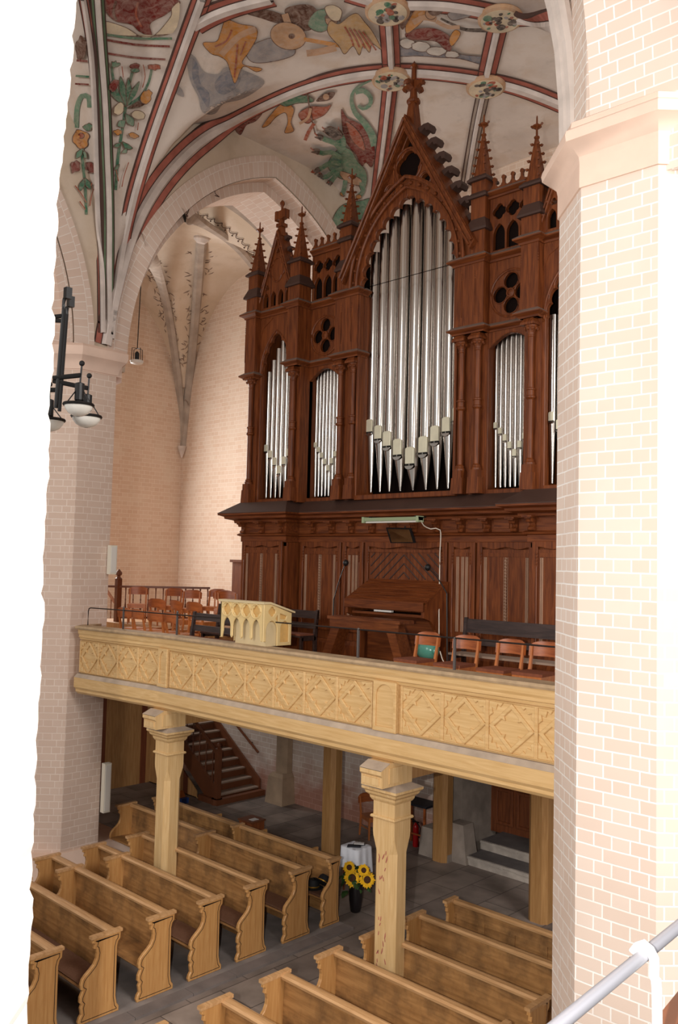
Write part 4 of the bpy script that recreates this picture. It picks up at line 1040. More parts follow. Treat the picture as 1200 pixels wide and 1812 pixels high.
for a, b_ in ((-9.78, -10.12), (-8.72, -8.40)):
    s = 1 if b_ > a else -1
    m = MB(); m.prism([(a - .09, 4.80), (a + .09, 4.80), (b_ + .08, OZ + .04), (b_ + .12 * s + .02, OZ), (b_ - .10, OZ), (b_ - .09, OZ + .1)], 10.18, 10.44, 'y'); m.build('leg', 'bench_brown', ob)
m = MB(); m.box(-10.02, -8.48, 10.28, 10.33, 4.14, 4.2); m.build('stretcher', 'bench_brown', ob)

a = onY(645, 918, 11.0); b_ = onY(745, 919, 11.0); zc = (a.z + b_.z) / 2 - .01
fl = thing('fluorescent_lamp', 'pale green fluorescent strip lamp fixed under the organ cornice', 'lamp', ((a.x + b_.x) / 2, 11.0, zc))
m = MB(); m.prism([(10.95, zc - .02), (11.05, zc - .02), (11.07, zc + .035), (10.93, zc + .035)], a.x, b_.x, 'x'); m.build('housing', 'lamp_green', fl)
m = MB(); m.tube([(a.x + .04, 11.0, zc - .035), (b_.x - .04, 11.0, zc - .035)], .018, 10); m.build('tube', 'glass_white', fl)
for x in (a.x, b_.x - .05):
    m = MB(); m.box(x, x + .05, 10.93, 11.07, zc - .05, zc + .05); m.build('end_cap', 'lamp_green', fl)
for x in (a.x + .12, b_.x - .12):
    m = MB(); m.box(x - .012, x + .012, 10.99, 11.27, zc + .035, zc + .06); m.build('bracket', 'black_metal', fl)
pts = [onY(745, 921, 11.0), onY(750, 930, 11.1), onY(762, 936, 11.25), onY(779, 938, 11.4), onY(778.5, 980, 11.5), onY(778, 1020, 11.50), onY(777, 1060, 11.40), onY(777, 1100, 11.2), onY(777, 1130, 11.0)]
m = MB(); m.tube(resample(pts, .06), .009, 6); tag(m.build('lamp_cable', 'cable_white', smooth=True), 'thin white cable hanging from the strip lamp beside the console', 'cable')
c = [onY(683, 934, 11.12), onY(727, 935, 11.12), onY(735, 961, 11.24), onY(691, 961, 11.24)]
nrm = (c[1] - c[0]).cross(c[3] - c[0]).normalized(); nrm = nrm if nrm.y > 0 else -nrm
cc = sum(c, Vector()) / 4
mi_ = thing('mirror', 'small tilted mirror in a dark frame above the organ console', 'mirror', cc)
m = MB(); quadprism(m, *c, nrm, .02); m.build('frame', 'black_metal', mi_)
cq = [cc + (q - cc) * .86 - nrm * .004 for q in c]; m = MB(); quadprism(m, *cq, nrm, .003); m.build('glass', 'mirror_glass', mi_)
m = MB(); m.tube([cc + nrm * .02, cc + nrm * .12 + Vector((0, 0, .08)), Vector((cc.x, 11.3, cc.z + .16))], .012, 6); m.build('arm', 'black_metal', mi_)
def mic(name, label, head, neck, base, Y):
    h, n_, b0 = [onY(p[0], p[1], Y) for p in (head, neck, base)]
    t = thing(name, label, 'microphone stand', (b0.x, Y, OZ))
    m = MB(); m.lathe([(.14, 0), (.14, .02), (.03, .035), (.012, .05)], (b0.x, Y, OZ), 16); m.build('base', 'black_metal', t)
    m = MB(); m.tube([(b0.x, Y, OZ + .03), tuple(n_)], .011, 6); m.build('pole', 'black_metal', t)
    mid = n_.lerp(h, .5) + Vector((0, 0, .04))
    m = MB(); m.tube(resample([n_, mid, h], .04), .009, 6); m.build('gooseneck', 'black_metal', t)
    m = MB(); m.ball(h, .05, n=10, sz=1.1); m.build('microphone', 'black_metal', t, smooth=True)
mic('microphone_stand', 'black gooseneck microphone stand left of the organ console', (612, 996), (591, 1060), (588, 1110), 10.75)
mic('microphone_stand', 'black gooseneck microphone stand with round head right of the console', (757, 1004), (791, 1050), (793, 1125), 10.75)
c = onY(761, 1150, 10.3)
tl = thing('reflector_lamp', 'teal enamel reflector lamp standing behind the leftmost chair at the gallery rail', 'lamp', (c.x, 10.3, OZ))
m = MB(); T = Matrix.Translation(c) @ Matrix.Rotation(PI / 2, 4, 'Y') @ Matrix.Rotation(.4, 4, 'X')
m.lathe([(.145, -.17), (.15, -.12), (.15, -.02), (.13, .06), (.09, .11), (.05, .13), (.045, .18), (.02, .20)], n=20, T=T); m.build('shade', 'teal_enamel', tl, smooth=True)
m = MB(); m.tube([(c.x, 10.36, OZ + .02), (c.x, 10.36, c.z - .05), tuple(c + Vector((0, .02, 0)))], .012, 6); m.lathe([(.13, 0), (.13, .02), (.02, .03)], (c.x, 10.36, OZ), 14); m.build('stand', 'black_metal', tl)
q = c + Vector((.2, -.02, 0)); m = MB(); m.tube(resample([q, q + Vector((.05, 0, -.12)), q + Vector((.12, 0, -.22)), q + Vector((.1, .0, -.36))], .04), .008, 6); m.build('cable', 'cable_white', tl)

# ------------------------------------------------------------------ chairs
def make_chair(name, label, cushion, group, loc, rz):
    t = thing(name, label, 'chair', (0, 0, 0), group)
    m = MB(); m.prism([(-.20, -.21), (.20, -.21), (.185, .2), (-.185, .2)], .425, .455, 'z'); m.build('seat', 'chair_leg', t)
    if cushion:
        m = MB(); m.prism([(-.21, -.21), (-.19, -.225), (.19, -.225), (.21, -.21), (.195, .17), (-.195, .17)], .455, .492, 'z'); m.build('cushion', 'seat_rust', t)
    m = MB(); n = 10; prof = []
    for i in range(n + 1):
        u = -1 + 2 * i / n; prof.append((.225 * u, .285 - .05 * u * u))
    V = []; F = []
    for (x, y) in prof:
        e = 1 - .07 * abs(x / .225) ** 4
        for (dy, z) in ((0, .655), (-.03 + .03, .84 * (e if abs(x) > .1 else 1)), (.016, .84 * (e if abs(x) > .1 else 1)), (.016, .655)): V.append((x, y + dy + (z - .66) * .12, z))
    for i in range(n):
        for k in range(4): F.append((i * 4 + k, (i + 1) * 4 + k, (i + 1) * 4 + (k + 1) % 4, i * 4 + (k + 1) % 4))
    F += [(0, 1, 2, 3), tuple(n * 4 + k for k in (3, 2, 1, 0))]
    m.add(V, F); m.build('backrest', 'chair_wood', t, smooth=True, angle=45)
    for s in (-1, 1):
        m = MB(); x = s * .185
        V = []
        for (y, z, h) in ((.24, 0, .014), (.19, .44, .019), (.235, .66, .015), (.255, .80, .012)):
            V += [(x - h, y - h, z), (x + h, y - h, z), (x + h, y + h, z), (x - h, y + h, z)]
        F = [(i * 4 + k, i * 4 + (k + 1) % 4, (i + 1) * 4 + (k + 1) % 4, (i + 1) * 4 + k) for i in range(3) for k in range(4)] + [(3, 2, 1, 0), (12, 13, 14, 15)]
        m.add(V, F); m.build('leg', 'chair_leg', t)
        m = MB(); m.frustum(s * .175, -.18, 0, .425, .013, .013, .02, .02); m.build('leg', 'chair_leg', t)
    m = MB(); m.box(-.17, .17, -.19, -.17, .36, .425); m.box(-.17, .17, .18, .2, .36, .425)
    for s in (-1, 1): m.box(s * .175 - .01, s * .175 + .01, -.17, .18, .36, .425); m.box(s * .175 - .009, s * .175 + .009, -.17, .2, .2, .225)
    m.build('seat_frame', 'chair_leg', t)
    t.location = loc; t.rotation_euler = (0, 0, rz); return t
GR = 'cushioned chairs at the gallery rail'; GL = 'choir chairs left of the organ'
ch0 = make_chair('chair', 'brown chair with rust cushion, leftmost of the four at the rail, before the teal lamp', True, GR, (-7.52, 9.36, OZ), -.05)
dup(ch0, (-6.86, 9.38, OZ), 'brown chair with rust cushion at the rail, second from the teal lamp', .03)
dup(ch0, (-6.20, 9.40, OZ), 'brown chair with rust cushion at the rail, third from the teal lamp', -.02)
dup(ch0, (-5.72, 9.46, OZ), 'brown chair with rust cushion at the rail, against the right brick pillar', .04)
lc = make_chair('chair', 'low backed brown chair at the rail nearest the left brick pillar', False, GL, (-14.2, 9.28, OZ), PI + .1)
for x, rz, lb in ((-13.68, PI - .1, 'brown chair at the left rail, second from the left brick pillar'), (-13.16, PI + .05, 'brown chair at the left rail, third from the left brick pillar'),
                  (-12.66, PI - .05, 'brown chair at the left rail, directly left of the dark slatted bench')): dup(lc, (x, 9.24, OZ), lb, rz)
R1, R2 = OZ + .11, OZ + .26
struct(MB().box(-19.0, -13.45, 10.1, 11.02, OZ, R1).build('floor_riser', 'panel_pale', uv=True)); struct(MB().box(-19.0, -14.2, 11.02, 13.0, OZ, R2).build('floor_riser', 'panel_pale', uv=True))
for (x, y, z, rz, lb) in ((-15.1, 10.55, R1, PI + .3, 'brown chair in the middle row of the choir seats, leftmost'), (-14.32, 10.55, R1, PI - .1, 'brown chair in the middle row of the choir seats, centre'),
                          (-13.72, 10.5, R1, PI + .1, 'brown chair in the middle row of the choir seats, beside the lectern'),
                          (-17.35, 11.35, R2, .9, 'brown chair turned sideways beside the balustrade newel post'), (-16.45, 11.6, R2, .5, 'brown chair with orange seat in front of the balustrade, facing the nave'),
                          (-15.35, 11.3, R2, .55, 'wide backed brown chair in the top choir row, facing the nave'), (-15.75, 12.3, R2, .5, 'brown chair behind the top choir row, against the balustrade'),
                          (-15.0, 12.0, R2, .9, 'brown chair in the top choir row, turned towards the organ'), (-14.5, 11.72, R2, 1.0, 'brown chair close to the left end of the organ case')):
    dup(lc, (x, y, z), lb, rz)
# dark benches
def bench(label, x0, x1, y, z, hb, cush, seat='dark_bench', name='dark_bench'):
    t = thing(name, label, 'bench', ((x0 + x1) / 2, y, z))
    for x in (x0, x1 - .05):
        m = MB(); m.prism([(y + .06, z), (y + .0, z), (y - .02, z + .42), (y + .05, z + hb), (y + .09, z + hb), (y + .05, z + .42)], x, x + .05, 'x'); m.box(x, x + .05, y - .34, y - .29, z, z + .42); m.box(x, x + .05, y - .32, y + .02, z + .36, z + .42)
        m.build('end_frame', 'dark_bench', t)
    for a, b_ in ((.56, .66), (.74, hb - .02)):
        m = MB(); ya = y + .02 + (a - .42) * .11; m.prism([(ya, z + a), (ya + .02, z + a), (ya + .02 + (b_ - a) * .11, z + b_), (ya + (b_ - a) * .11, z + b_)], x0, x1, 'x'); m.build('back_slat', 'dark_bench', t)
    m = MB(); m.box(x0, x1, y - .36, y + .0, z + .42, z + .45); m.build('seat', seat, t)
    if cush:
        n = max(1, int((x1 - x0) / .45)); w = (x1 - x0) / n
        for k in range(n): m = MB(); m.box(x0 + w * k + .02, x0 + w * (k + 1) - .02, y - .355, y - .02, z + .45, z + .48); m.build('cushion', 'seat_rust', t)
    return t
bench('dark slatted bench with rust cushions along the rail left of the carved lectern', -12.12, -10.6, 9.0, OZ, .88, True)
bench('second dark slatted bench with rust cushions, behind the one at the rail', -12.95, -11.3, 10.2, OZ, .95, True)
bench('short dark slatted bench with a rust cushion against the organ case, behind the lectern', -12.7, -11.25, 11.12, OZ, .9, True)
bench('long dark bench with a pale worn seat against the right part of the organ', -8.02, -5.6, 11.12, OZ, .97, False, 'stair_tread')
# ------------------------------------------------------------------ carved lectern resting on the gallery rail
le = thing('lectern', 'pale yellow carved gothic music desk with sloping top standing on the gallery rail', 'lectern', (-10.0, 8.6, 4.468))
lx0, lx1, ly0, ly1 = -10.53, -9.54, 8.40, 8.92
zt, zb = 5.10, 4.60
holes = []; w4 = (lx1 - lx0 - .1) / 4
for k in range(4):
    c = lx0 + .05 + w4 * (k + .5); holes.append(foil(c, 4.97, .085, 4)[::-1])
low = [(lx0, zt - .02), (lx0, zb - .06), (lx0 + .05, zb - .06)]
for k in range(4):
    c = lx0 + .05 + w4 * (k + .5); h = w4 / 2 - .025
    low += [q for q in garch(c - h, c + h, zb + .04, zb + .12, zb + .25, 6)]
    if k < 3: low += [(c + h, zb - .02 - .0), (c + h + .025, zb - .05), (c + h + .05, zb - .02)]
low += [(lx1 - .05, zb - .06), (lx1, zb - .06), (lx1, zt - .02)]
m = MB(); m.plate([low] + holes, ly0 - .03, ly0, bevel=.006)
for k in range(4):
    c = lx0 + .05 + w4 * (k + .5); m.tube([(c + .105 * math.cos(t * PI / 10), ly0 - .034, 4.97 + .105 * math.sin(t * PI / 10)) for t in range(20)], .012, 5, closed=True)
m.build('front_tracery', 'lectern_carved', le)
m = MB(); m.box(lx0 + .02, lx1 - .02, ly0, ly0 + .015, 4.86, 5.07); m.build('front_infill', 'lectern_infill', le)
m = MB(); m.box(lx0 + .28, lx1 - .02, ly0 + .05, ly1, 4.468, 4.82); m.build('body', 'lectern_plain', le)
sd = [(ly0 - .03, zt - .02), (ly0 - .03, zb - .06), (ly0 + .02, zb - .06)] + garch(ly0 + .02, ly0 + .24, zb - .0, zb + .10, zb + .24, 6) + [(ly0 + .24, 4.47), (ly1, 4.47), (ly1, 4.94), (ly0 + .1, zt - .02)]
hs = [foil(ly0 + .13, 4.97, .07, 4)[::-1], [(ly0 + .29, 4.86), (ly0 + .29, 4.94), (ly0 + .42, 4.90), (ly0 + .40, 4.85)], garch(ly0 + .30, ly1 - .05, 4.52, 4.72, 4.83, 6), [(ly0 + .20, 4.87), (ly0 + .25, 4.93), (ly0 + .25, 4.80)]]
for x in (lx1 - .015, lx0 - .0):
    m = MB(); m.plate([sd] + hs, x, x + .03, bevel=.005, axis='x'); m.build('side_tracery', 'lectern_carved', le)
m = MB(); m.prism([(ly0 + .25, 4.47), (ly1 - .01, 4.47), (ly1 - .01, 4.92), (ly0 + .12, 5.06), (ly0 + .0, 5.06), (ly0 + .0, 4.86), (ly0 + .25, 4.80)], lx1 - .03, lx1 - .016, 'x'); m.build('side_infill', 'lectern_infill', le)
m = MB(); m.prism([(ly0 - .05, zt - .02), (ly0 - .05, zt + .01), (ly0 + .08, zt + .012), (ly1 + .05, 4.965), (ly1 + .05, 4.94), (ly0 + .08, zt - .018)], lx0 - .03, lx1 + .035, 'x'); m.build('sloping_top', 'lectern_plain', le)
# ------------------------------------------------------------------ iron safety rail on the parapet
ir = thing('iron_rail', 'thin iron safety rail standing on the gallery parapet cap', 'railing', (-9.6, 8.5, 4.466))
path = [(-14.24, 8.30, 4.47), (-14.24, 8.30, 4.72), (-14.22, 8.30, 4.77), (-14.16, 8.30, 4.785), (-13.2, 8.40, 4.79), (-12.0, 8.50, 4.79), (-10.62, 8.51, 4.81)]
m = MB(); m.tube(path, .011, 6); m.tube([(-9.42, 8.51, 4.825), (-8, 8.51, 4.835), (-4.6, 8.51, 4.85)], .011, 6); m.build('bar', 'iron', ir)
for x, y in ((-13.24, 8.40), (-11.82, 8.51), (-7.80, 8.51), (-6.24, 8.51)):
    m = MB(); m.box(x - .014, x + .014, y - .012, y + .012, 4.466, 4.83); m.ball((x, y, 4.84), .018, n=6); m.build('post', 'iron_grey', ir)
# ------------------------------------------------------------------ balustrade at the back of the choir seats
ba = thing('balustrade', 'brown turned balustrade with a newel post behind the choir chairs', 'balustrade', (-17.5, 12.2, R2))
A = Vector((-18.0, 11.25, R2)); B = Vector((-16.75, 12.98, R2)); HB = .80
m = MB(); d = (B - A).normalized(); sd_ = Vector((-d.y, d.x, 0)) * .05
quadprism(m, A - sd_ + Vector((0, 0, HB)), A + sd_ + Vector((0, 0, HB)), B + sd_ + Vector((0, 0, HB)), B - sd_ + Vector((0, 0, HB)), (0, 0, 1), .05); 
quadprism(m, A - sd_ + Vector((0, 0, .08)), A + sd_ + Vector((0, 0, .08)), B + sd_ + Vector((0, 0, .08)), B - sd_ + Vector((0, 0, .08)), (0, 0, 1), .05); m.build('handrail', 'stair_paint', ba)
m = MB(); m.box(A.x - .06, A.x + .06, A.y - .06, A.y + .06, R2, R2 + 1.0); m.lathe([(.08, 0), (.085, .03), (.05, .06), (.04, .09), (.075, .12), (.08, .17), (.05, .21), (.015, .25)], (A.x, A.y, R2 + .98), 10); m.build('newel_post', 'stair_paint', ba)
A2 = A + Vector((-.6, -.9, 0)); m = MB(); quadprism(m, A2 - sd_ + Vector((0, 0, HB)), A2 + sd_ + Vector((0, 0, HB)), A + sd_ + Vector((0, 0, HB)), A - sd_ + Vector((0, 0, HB)), (0, 0, 1), .05); m.build('handrail', 'stair_paint', ba)
def baluster(m, x, y, z0, z1):
    h = z1 - z0; m.lathe([(.02, 0), (.02, .1 * h), (.012, .14 * h), (.026, .3 * h), (.012, .55 * h), (.018, .6 * h), (.011, .65 * h), (.014, .9 * h), (.02, 1.0 * h)], (x, y, z0), 8)
for k in range(12):
    p = A.lerp(B, (k + 1) / 12.3); m = MB(); baluster(m, p.x, p.y, R2 + .1, R2 + HB); m.build('baluster', 'stair_paint', ba, smooth=True)
for k in range(4):
    p = A.lerp(A2, (k + 1) / 4.3); m = MB(); baluster(m, p.x, p.y, R2, R2 + HB); m.build('baluster', 'stair_paint', ba, smooth=True)
cu = thing('cupboard', 'plain brown wooden cupboard standing beyond the left end of the organ', 'cupboard', (-15.5, 13.3, OZ))
m = MB(); m.box(-16.02, -15.0, 13.05, 13.6, OZ, 5.66); m.build('body', 'box_brown', cu); m = MB(); m.box(-16.06, -14.96, 13.0, 13.62, 5.66, 5.72); m.build('top', 'box_brown', cu)
m = MB(); m.box(-15.93, -15.52, 13.02, 13.06, OZ + .1, 5.58); m.build('door', 'box_brown', cu); m = MB(); m.box(-15.5, -15.08, 13.02, 13.06, OZ + .1, 5.58); m.build('door', 'box_brown', cu)

# ------------------------------------------------------------------ pews
EP = [(-.15, 0), (.40, 0), (.40, .06), (.37, .10), (.35, .2), (.345, .80), (.36, .86), (.39, .89), (.395, .985), (.0, .985), (-.005, .93), (.03, .91), (.02, .86), (.05, .84), (.062, .79), (.055, .73), (.025, .67), (-.03, .62), (-.09, .575), (-.132, .53), (-.15, .47),
      (-.142, .42), (-.115, .40), (-.13, .37), (-.15, .33), (-.152, .27), (-.125, .235), (-.14, .20), (-.125, .12), (-.15, .085), (-.165, .04)]
def inset(P, d):
    out = []; n = len(P)
    for i in range(n):
        a, b_, c = Vector(P[i - 1]), Vector(P[i]), Vector(P[(i + 1) % n])
        n1 = Vector((-(b_ - a).y, (b_ - a).x)).normalized(); n2 = Vector((-(c - b_).y, (c - b_).x)).normalized()
        h = n1 + n2; h = h * (2 / max(.5, h.length_squared)); out.append(tuple(b_ + h * d))
    return out
def end_panel(x, y, z, parent, outer, depth=1.0):
    P = [(y + p[0] * (depth if p[0] > 0 else 1), z + p[1]) for p in EP]
    m = MB(); m.plate([P], x - .025, x + .025, bevel=.007, axis='x')
    o = m.build('end_panel', 'pew_end', parent)
    m = MB(); m.box(x - .035, x + .035, y - .025, y + .41 * depth, z + .975, z + 1.012); m.build('cap', 'pew_rail', o)
    if outer:
        I1 = inset(P, .034); I2 = inset(P, .041)
        m = MB(); m.plate([I1, I2[::-1]], x + .024, x + .0275, axis='x'); m.build('inlay_line', 'inlay', o)
    return o
def pew(label, x0, x1, y, ends, group, seat_gaps=(), cushion=None, last=False, ndrop=None, z=.03):
    t = thing('pew', label, 'pew', ((x0 + x1) / 2, y + .2, z), group)
    dp = .62 if last else 1.0; yb = y + (.19 if last else .315)
    m = MB(); m.prism([(yb - .03, z + .10), (yb, z + .10), (yb + .025, z + .96), (yb, z + .96)], x0, x1, 'x'); bb = m.build('back_board', 'pew_board', t)
    if last:
        m = MB(); n = 5
        for k in range(n + 1):
            xx = x0 + (x1 - x0) * k / n; m.prism([(yb - .045, z + .12), (yb - .028, z + .12), (yb - .004, z + .95), (yb - .02, z + .95)], max(x0, xx - .05), min(x1, xx + .05), 'x')
        m.prism([(yb - .022, z + .80), (yb - .005, z + .80), (yb - .002, z + .95), (yb - .018, z + .95)], x0, x1, 'x'); m.build('framing', 'pew_board', bb)
    m = MB(); yy = yb - .015
    m.prism([(yy - .045, z + .945), (yy + .06, z + .945), (yy + .075, z + .965), (yy + .065, z + .99), (yy + .03, z + 1.0), (yy - .03, z + .995), (yy - .05, z + .975)], x0, x1, 'x'); m.build('top_rail', 'pew_rail', t)
    spans = []; s = x0
    for g0, g1 in seat_gaps: spans.append((s, g0)); s = g1
    spans.append((s, x1))
    for a, c in spans:
        if c - a < .1: continue
        m = MB(); m.prism([(y - .13, z + .41), (yb - .02, z + .40), (yb - .02, z + .43), (y - .13, z + .445), (y - .145, z + .43)], a, c, 'x'); m.build('seat', 'pew_board', t)
    if cushion:
        m = MB(); m.prism([(y - .12, z + .446), (yb - .05, z + .434), (yb - .05, z + .455), (y - .10, z + .468), (y - .125, z + .458)], cushion[0], cushion[1], 'x'); m.build('seat_cushion', 'pew_cushion', t)
    for x, outer in ends: end_panel(x, y, z, t, outer, dp)
    return t
GPL, GPR = 'pews left of the aisle', 'pews right of the aisle'
E_ = -9.75
pew('pew left of the aisle, nearest the camera, mostly hidden by the white pillar', -12.85, E_, 4.29, [(E_, True), (-12.82, False)], GPL)
pew('wooden pew with inlaid end, left of the aisle, cut off by the white pillar', -12.85, E_, 5.12, [(E_, True), (-12.82, False), (-12.13, False)], GPL, cushion=(-12.1, E_ - .05))
pew('left pew with a long brown seat cushion, third row nearer than the gallery post', -12.85, E_, 5.92, [(E_, True), (-12.82, False), (-12.13, False)], GPL, cushion=(-12.1, E_ - .05))
pew('left pew with a bare worn seat, second row nearer than the gallery post', -12.85, E_, 6.74, [(E_, True), (-12.82, False), (-12.13, False)], GPL)
pew('left pew directly in front of the foot of the left gallery post', -12.85, E_, 7.55, [(E_, True), (-12.82, False), (-12.13, False)], GPL, cushion=(-10.6, E_ - .05))
pew('wooden pew left of the aisle whose seat the left gallery post rises through', -12.85, E_, 8.38, [(E_, True), (-12.82, False)], GPL, seat_gaps=[(-12.19, -11.81)], cushion=(-11.7, E_ - .05))
pew('wooden pew with brown cushion left of the aisle, just before the panelled front pew', -14.58, E_, 9.265, [(E_, True), (-14.55, False), (-12.13, False)], GPL, cushion=(-12.0, E_ - .05))
pew('panelled front pew left of the aisle with two black hats on its seat', -14.58, E_, 10.07, [(E_, True), (-14.55, False), (-12.13, False)], GPL, last=True, cushion=(-11.4, E_ - .05))
F_ = -7.48
for y, lb, kw in ((5.02, 'right pew nearest the camera, at the bottom edge of the frame', {}), (5.86, 'right pew two rows nearer than the foot of the right gallery post', {}), (6.71, 'right pew whose corner stands just left of the right gallery post', {}),
                  (7.57, 'right pew whose board passes directly in front of the right gallery post', {}), (8.36, 'right pew that the right gallery post rises through', dict(seat_gaps=[(-7.41, -7.03)])),
                  (9.2, 'right pew second from the dark open floor', {})):
    pew(lb, F_, -5.06, y, [(F_, False), (-5.09, False)], GPR, **kw)
pew('last pew right of the aisle, bordering the dark open floor before the steps', F_, -5.06, 10.09, [(F_, False), (-5.09, False)], GPR, last=True)
#PART5
# ------------------------------------------------------------------ things on and behind the pews
def hat(name, label, x, y, z, tilt):
    t = thing(name, label, 'hat', (x, y, z))
    T = Matrix.Translation((x, y, z)) @ Matrix.Rotation(tilt, 4, 'X')
    m = MB(); m.lathe([(.02, .006), (.155, 0), (.165, .008), (.13, .016), (.02, .018)], n=20, T=T); m.build('brim', 'hat_black', t, smooth=True)
    m = MB(); m.lathe([(.10, .01), (.10, .05), (.092, .10), (.07, .13), (.02, .135)], n=18, T=T); m.build('crown', 'hat_black', t, smooth=True)
    m = MB(); m.lathe([(.1015, .018), (.103, .02), (.103, .036), (.1015, .038)], n=18, T=T); m.build('band', 'gilt', t)
p1, p2 = onZ(551, 1562, .47), onZ(561, 1556, .47)
hat('hat', 'black hat with gilt band lying on the front pew seat, lower of the two', -10.12, 10.11, .507, .0); hat('hat', 'black hat tipped up against the panelled pew back, upper of the two', -9.96, 10.15, .60, -.7)
sh = thing('book_bench', 'low brown bench with upright ends behind the panelled front pew', 'bench', (-12.0, 10.6, .03))
m = MB(); m.box(-13.3, -10.65, 10.42, 10.72, .60, .63); m.build('shelf', 'pew_board', sh)
for x in (-13.3, -12.0, -10.69):
    m = MB(); m.box(x, x + .04, 10.42, 10.74, 0, .88); m.build('end', 'pew_end', sh)
for (x, y, s, rz, lb) in ((-11.9, 10.56, .12, .3, 'white sheet of paper on the low bench, nearest the brown box'), (-11.45, 10.57, .11, -.2, 'white sheet of paper on the low bench, at its centre'), (-11.1, 10.55, .10, .1, 'small white leaflet on the low bench, at its right end'), (-12.75, 10.58, .1, .5, 'crumpled pale paper on the low bench, left of its upright divider')):
    m = MB(); T = Matrix.Translation((x, y, .632)) @ Matrix.Rotation(rz, 4, 'Z'); m.box(-s, s, -s * .7, s * .7, 0, .012, T=T); tag(m.build('paper', 'paper'), lb, 'paper', 'papers on the low bench')
bx = thing('wooden_box', 'brown wooden box with a white paper on top behind the front pew', 'box', (-13.55, 11.75, 0))
m = MB(); m.box(-13.75, -13.37, 11.58, 11.92, 0, .50); m.build('body', 'box_brown', bx); m = MB(); m.box(-13.77, -13.35, 11.56, 11.94, .50, .53); m.build('lid', 'stair_paint', bx)
m = MB(); m.box(-13.55, -13.42, 11.66, 11.82, .531, .536); tag(m.build('paper', 'paper'), 'white slip of paper lying on the brown wooden box', 'paper')
q = onZ(322, 1416, .05); ty = thing('toy', 'small blue and orange toy on the floor beside the left gallery post', 'toy', (q.x, q.y, 0))
m = MB(); m.box(q.x - .13, q.x + .13, q.y - .1, q.y + .1, 0, .12); m.build('base', 'toy_blue', ty); m = MB(); m.frustum(q.x - .05, q.y, .12, .26, .08, .08, .02, .05); m.build('top', 'toy_orange', ty)
# sunflowers in a black vase
vx, vy = -9.88, 10.86
va = thing('vase', 'tall black vase holding sunflowers on the floor beside the front pew', 'vase', (vx, vy, 0))
m = MB(); m.lathe([(.07, 0), (.085, .02), (.11, .2), (.113, .36), (.10, .46), (.088, .5), (.094, .52), (.08, .52), (.075, .4), (.02, .38)], (vx, vy, 0), 20); m.build('body', 'vase_black', va, smooth=True)
def sunflower(px, py, r, label, k):
    d = ray(px, py); tt = ((vx * d.x + vy * d.y) / (d.x ** 2 + d.y ** 2)) - .17; c = CAM + d * tt
    t = thing('sunflower', label, 'flower', (vx, vy, .45), 'sunflowers in the black vase')
    m = MB(); m.tube(resample([Vector((vx + random.uniform(-.03, .03), vy + random.uniform(-.03, .03), .42)), (Vector((vx, vy, .6)) + c) / 2, c], .06), .009, 6); m.build('stem', 'leaf', t)
    n = (CAM - c).normalized(); n = (n + Vector((random.uniform(-.25, .25), random.uniform(-.25, .25), random.uniform(-.1, .2)))).normalized()
    q = n.to_track_quat('Z', 'Y').to_matrix().to_4x4(); q.translation = c
    m = MB()
    for ring_, (cnt, rl, h) in enumerate(((20, 1.0, .0), (16, .86, .012))):
        for i in range(cnt):
            a = 2 * PI * (i + .5 * ring_) / cnt + random.uniform(-.08, .08); R = r * rl * random.uniform(.88, 1.08)
            T = q @ Matrix.Rotation(a, 4, 'Z')
            m.add([(r * .36, -.02, h), (r * .68, -.026, h + .018), (R, 0, h + random.uniform(-.01, .02)), (r * .68, .026, h + .018), (r * .36, .02, h), (r * .68, 0, h + .008)], [(0, 1, 5), (1, 2, 5), (2, 3, 5), (3, 4, 5), (4, 0, 5)], T=T)
    m.build('petals', 'petal', t)
    m = MB(); m.lathe([(r * .42, -.005), (r * .43, .015), (r * .3, .028), (.01, .02)], n=18, T=q); m.build('seed_head', 'seed_brown', t)
for i, (px, py, r, lb) in enumerate(((623, 1554, .150, 'big yellow sunflower facing the camera, lowest left in the vase'), (650, 1557, .135, 'yellow sunflower at the right of the vase, half behind the gallery post'), (618, 1535, .105, 'yellow sunflower turned up, highest left in the vase'), (644, 1540, .10, 'yellow sunflower between the top left and the right blooms'))): sunflower(px, py, r, lb, i)
fo = MB()
for k in range(46):
    a = random.uniform(0, 2 * PI); R = random.uniform(.03, .22); z = random.uniform(.46, .74) - R * .3
    T = Matrix.Translation((vx + R * math.cos(a), vy + R * math.sin(a), z)) @ Matrix.Rotation(a, 4, 'Z') @ Matrix.Rotation(random.uniform(-.2, 1.0), 4, 'Y') @ Matrix.Rotation(random.uniform(-.6, .6), 4, 'X')
    L = random.uniform(.10, .19); w = L * .36
    fo.add([(0, 0, 0), (L * .35, -w, .01), (L * .7, -w * .7, 0), (L, 0, -.03), (L * .7, w * .7, 0), (L * .35, w, .01), (L * .5, 0, .02)], [(0, 1, 6), (1, 2, 6), (2, 3, 6), (3, 4, 6), (4, 5, 6), (5, 0, 6)], T=T)
o = fo.build('sunflower_leaves', 'leaf'); tag(o, 'dense dark green sunflower leaves above the black vase', 'leaves'); o['kind'] = 'stuff'
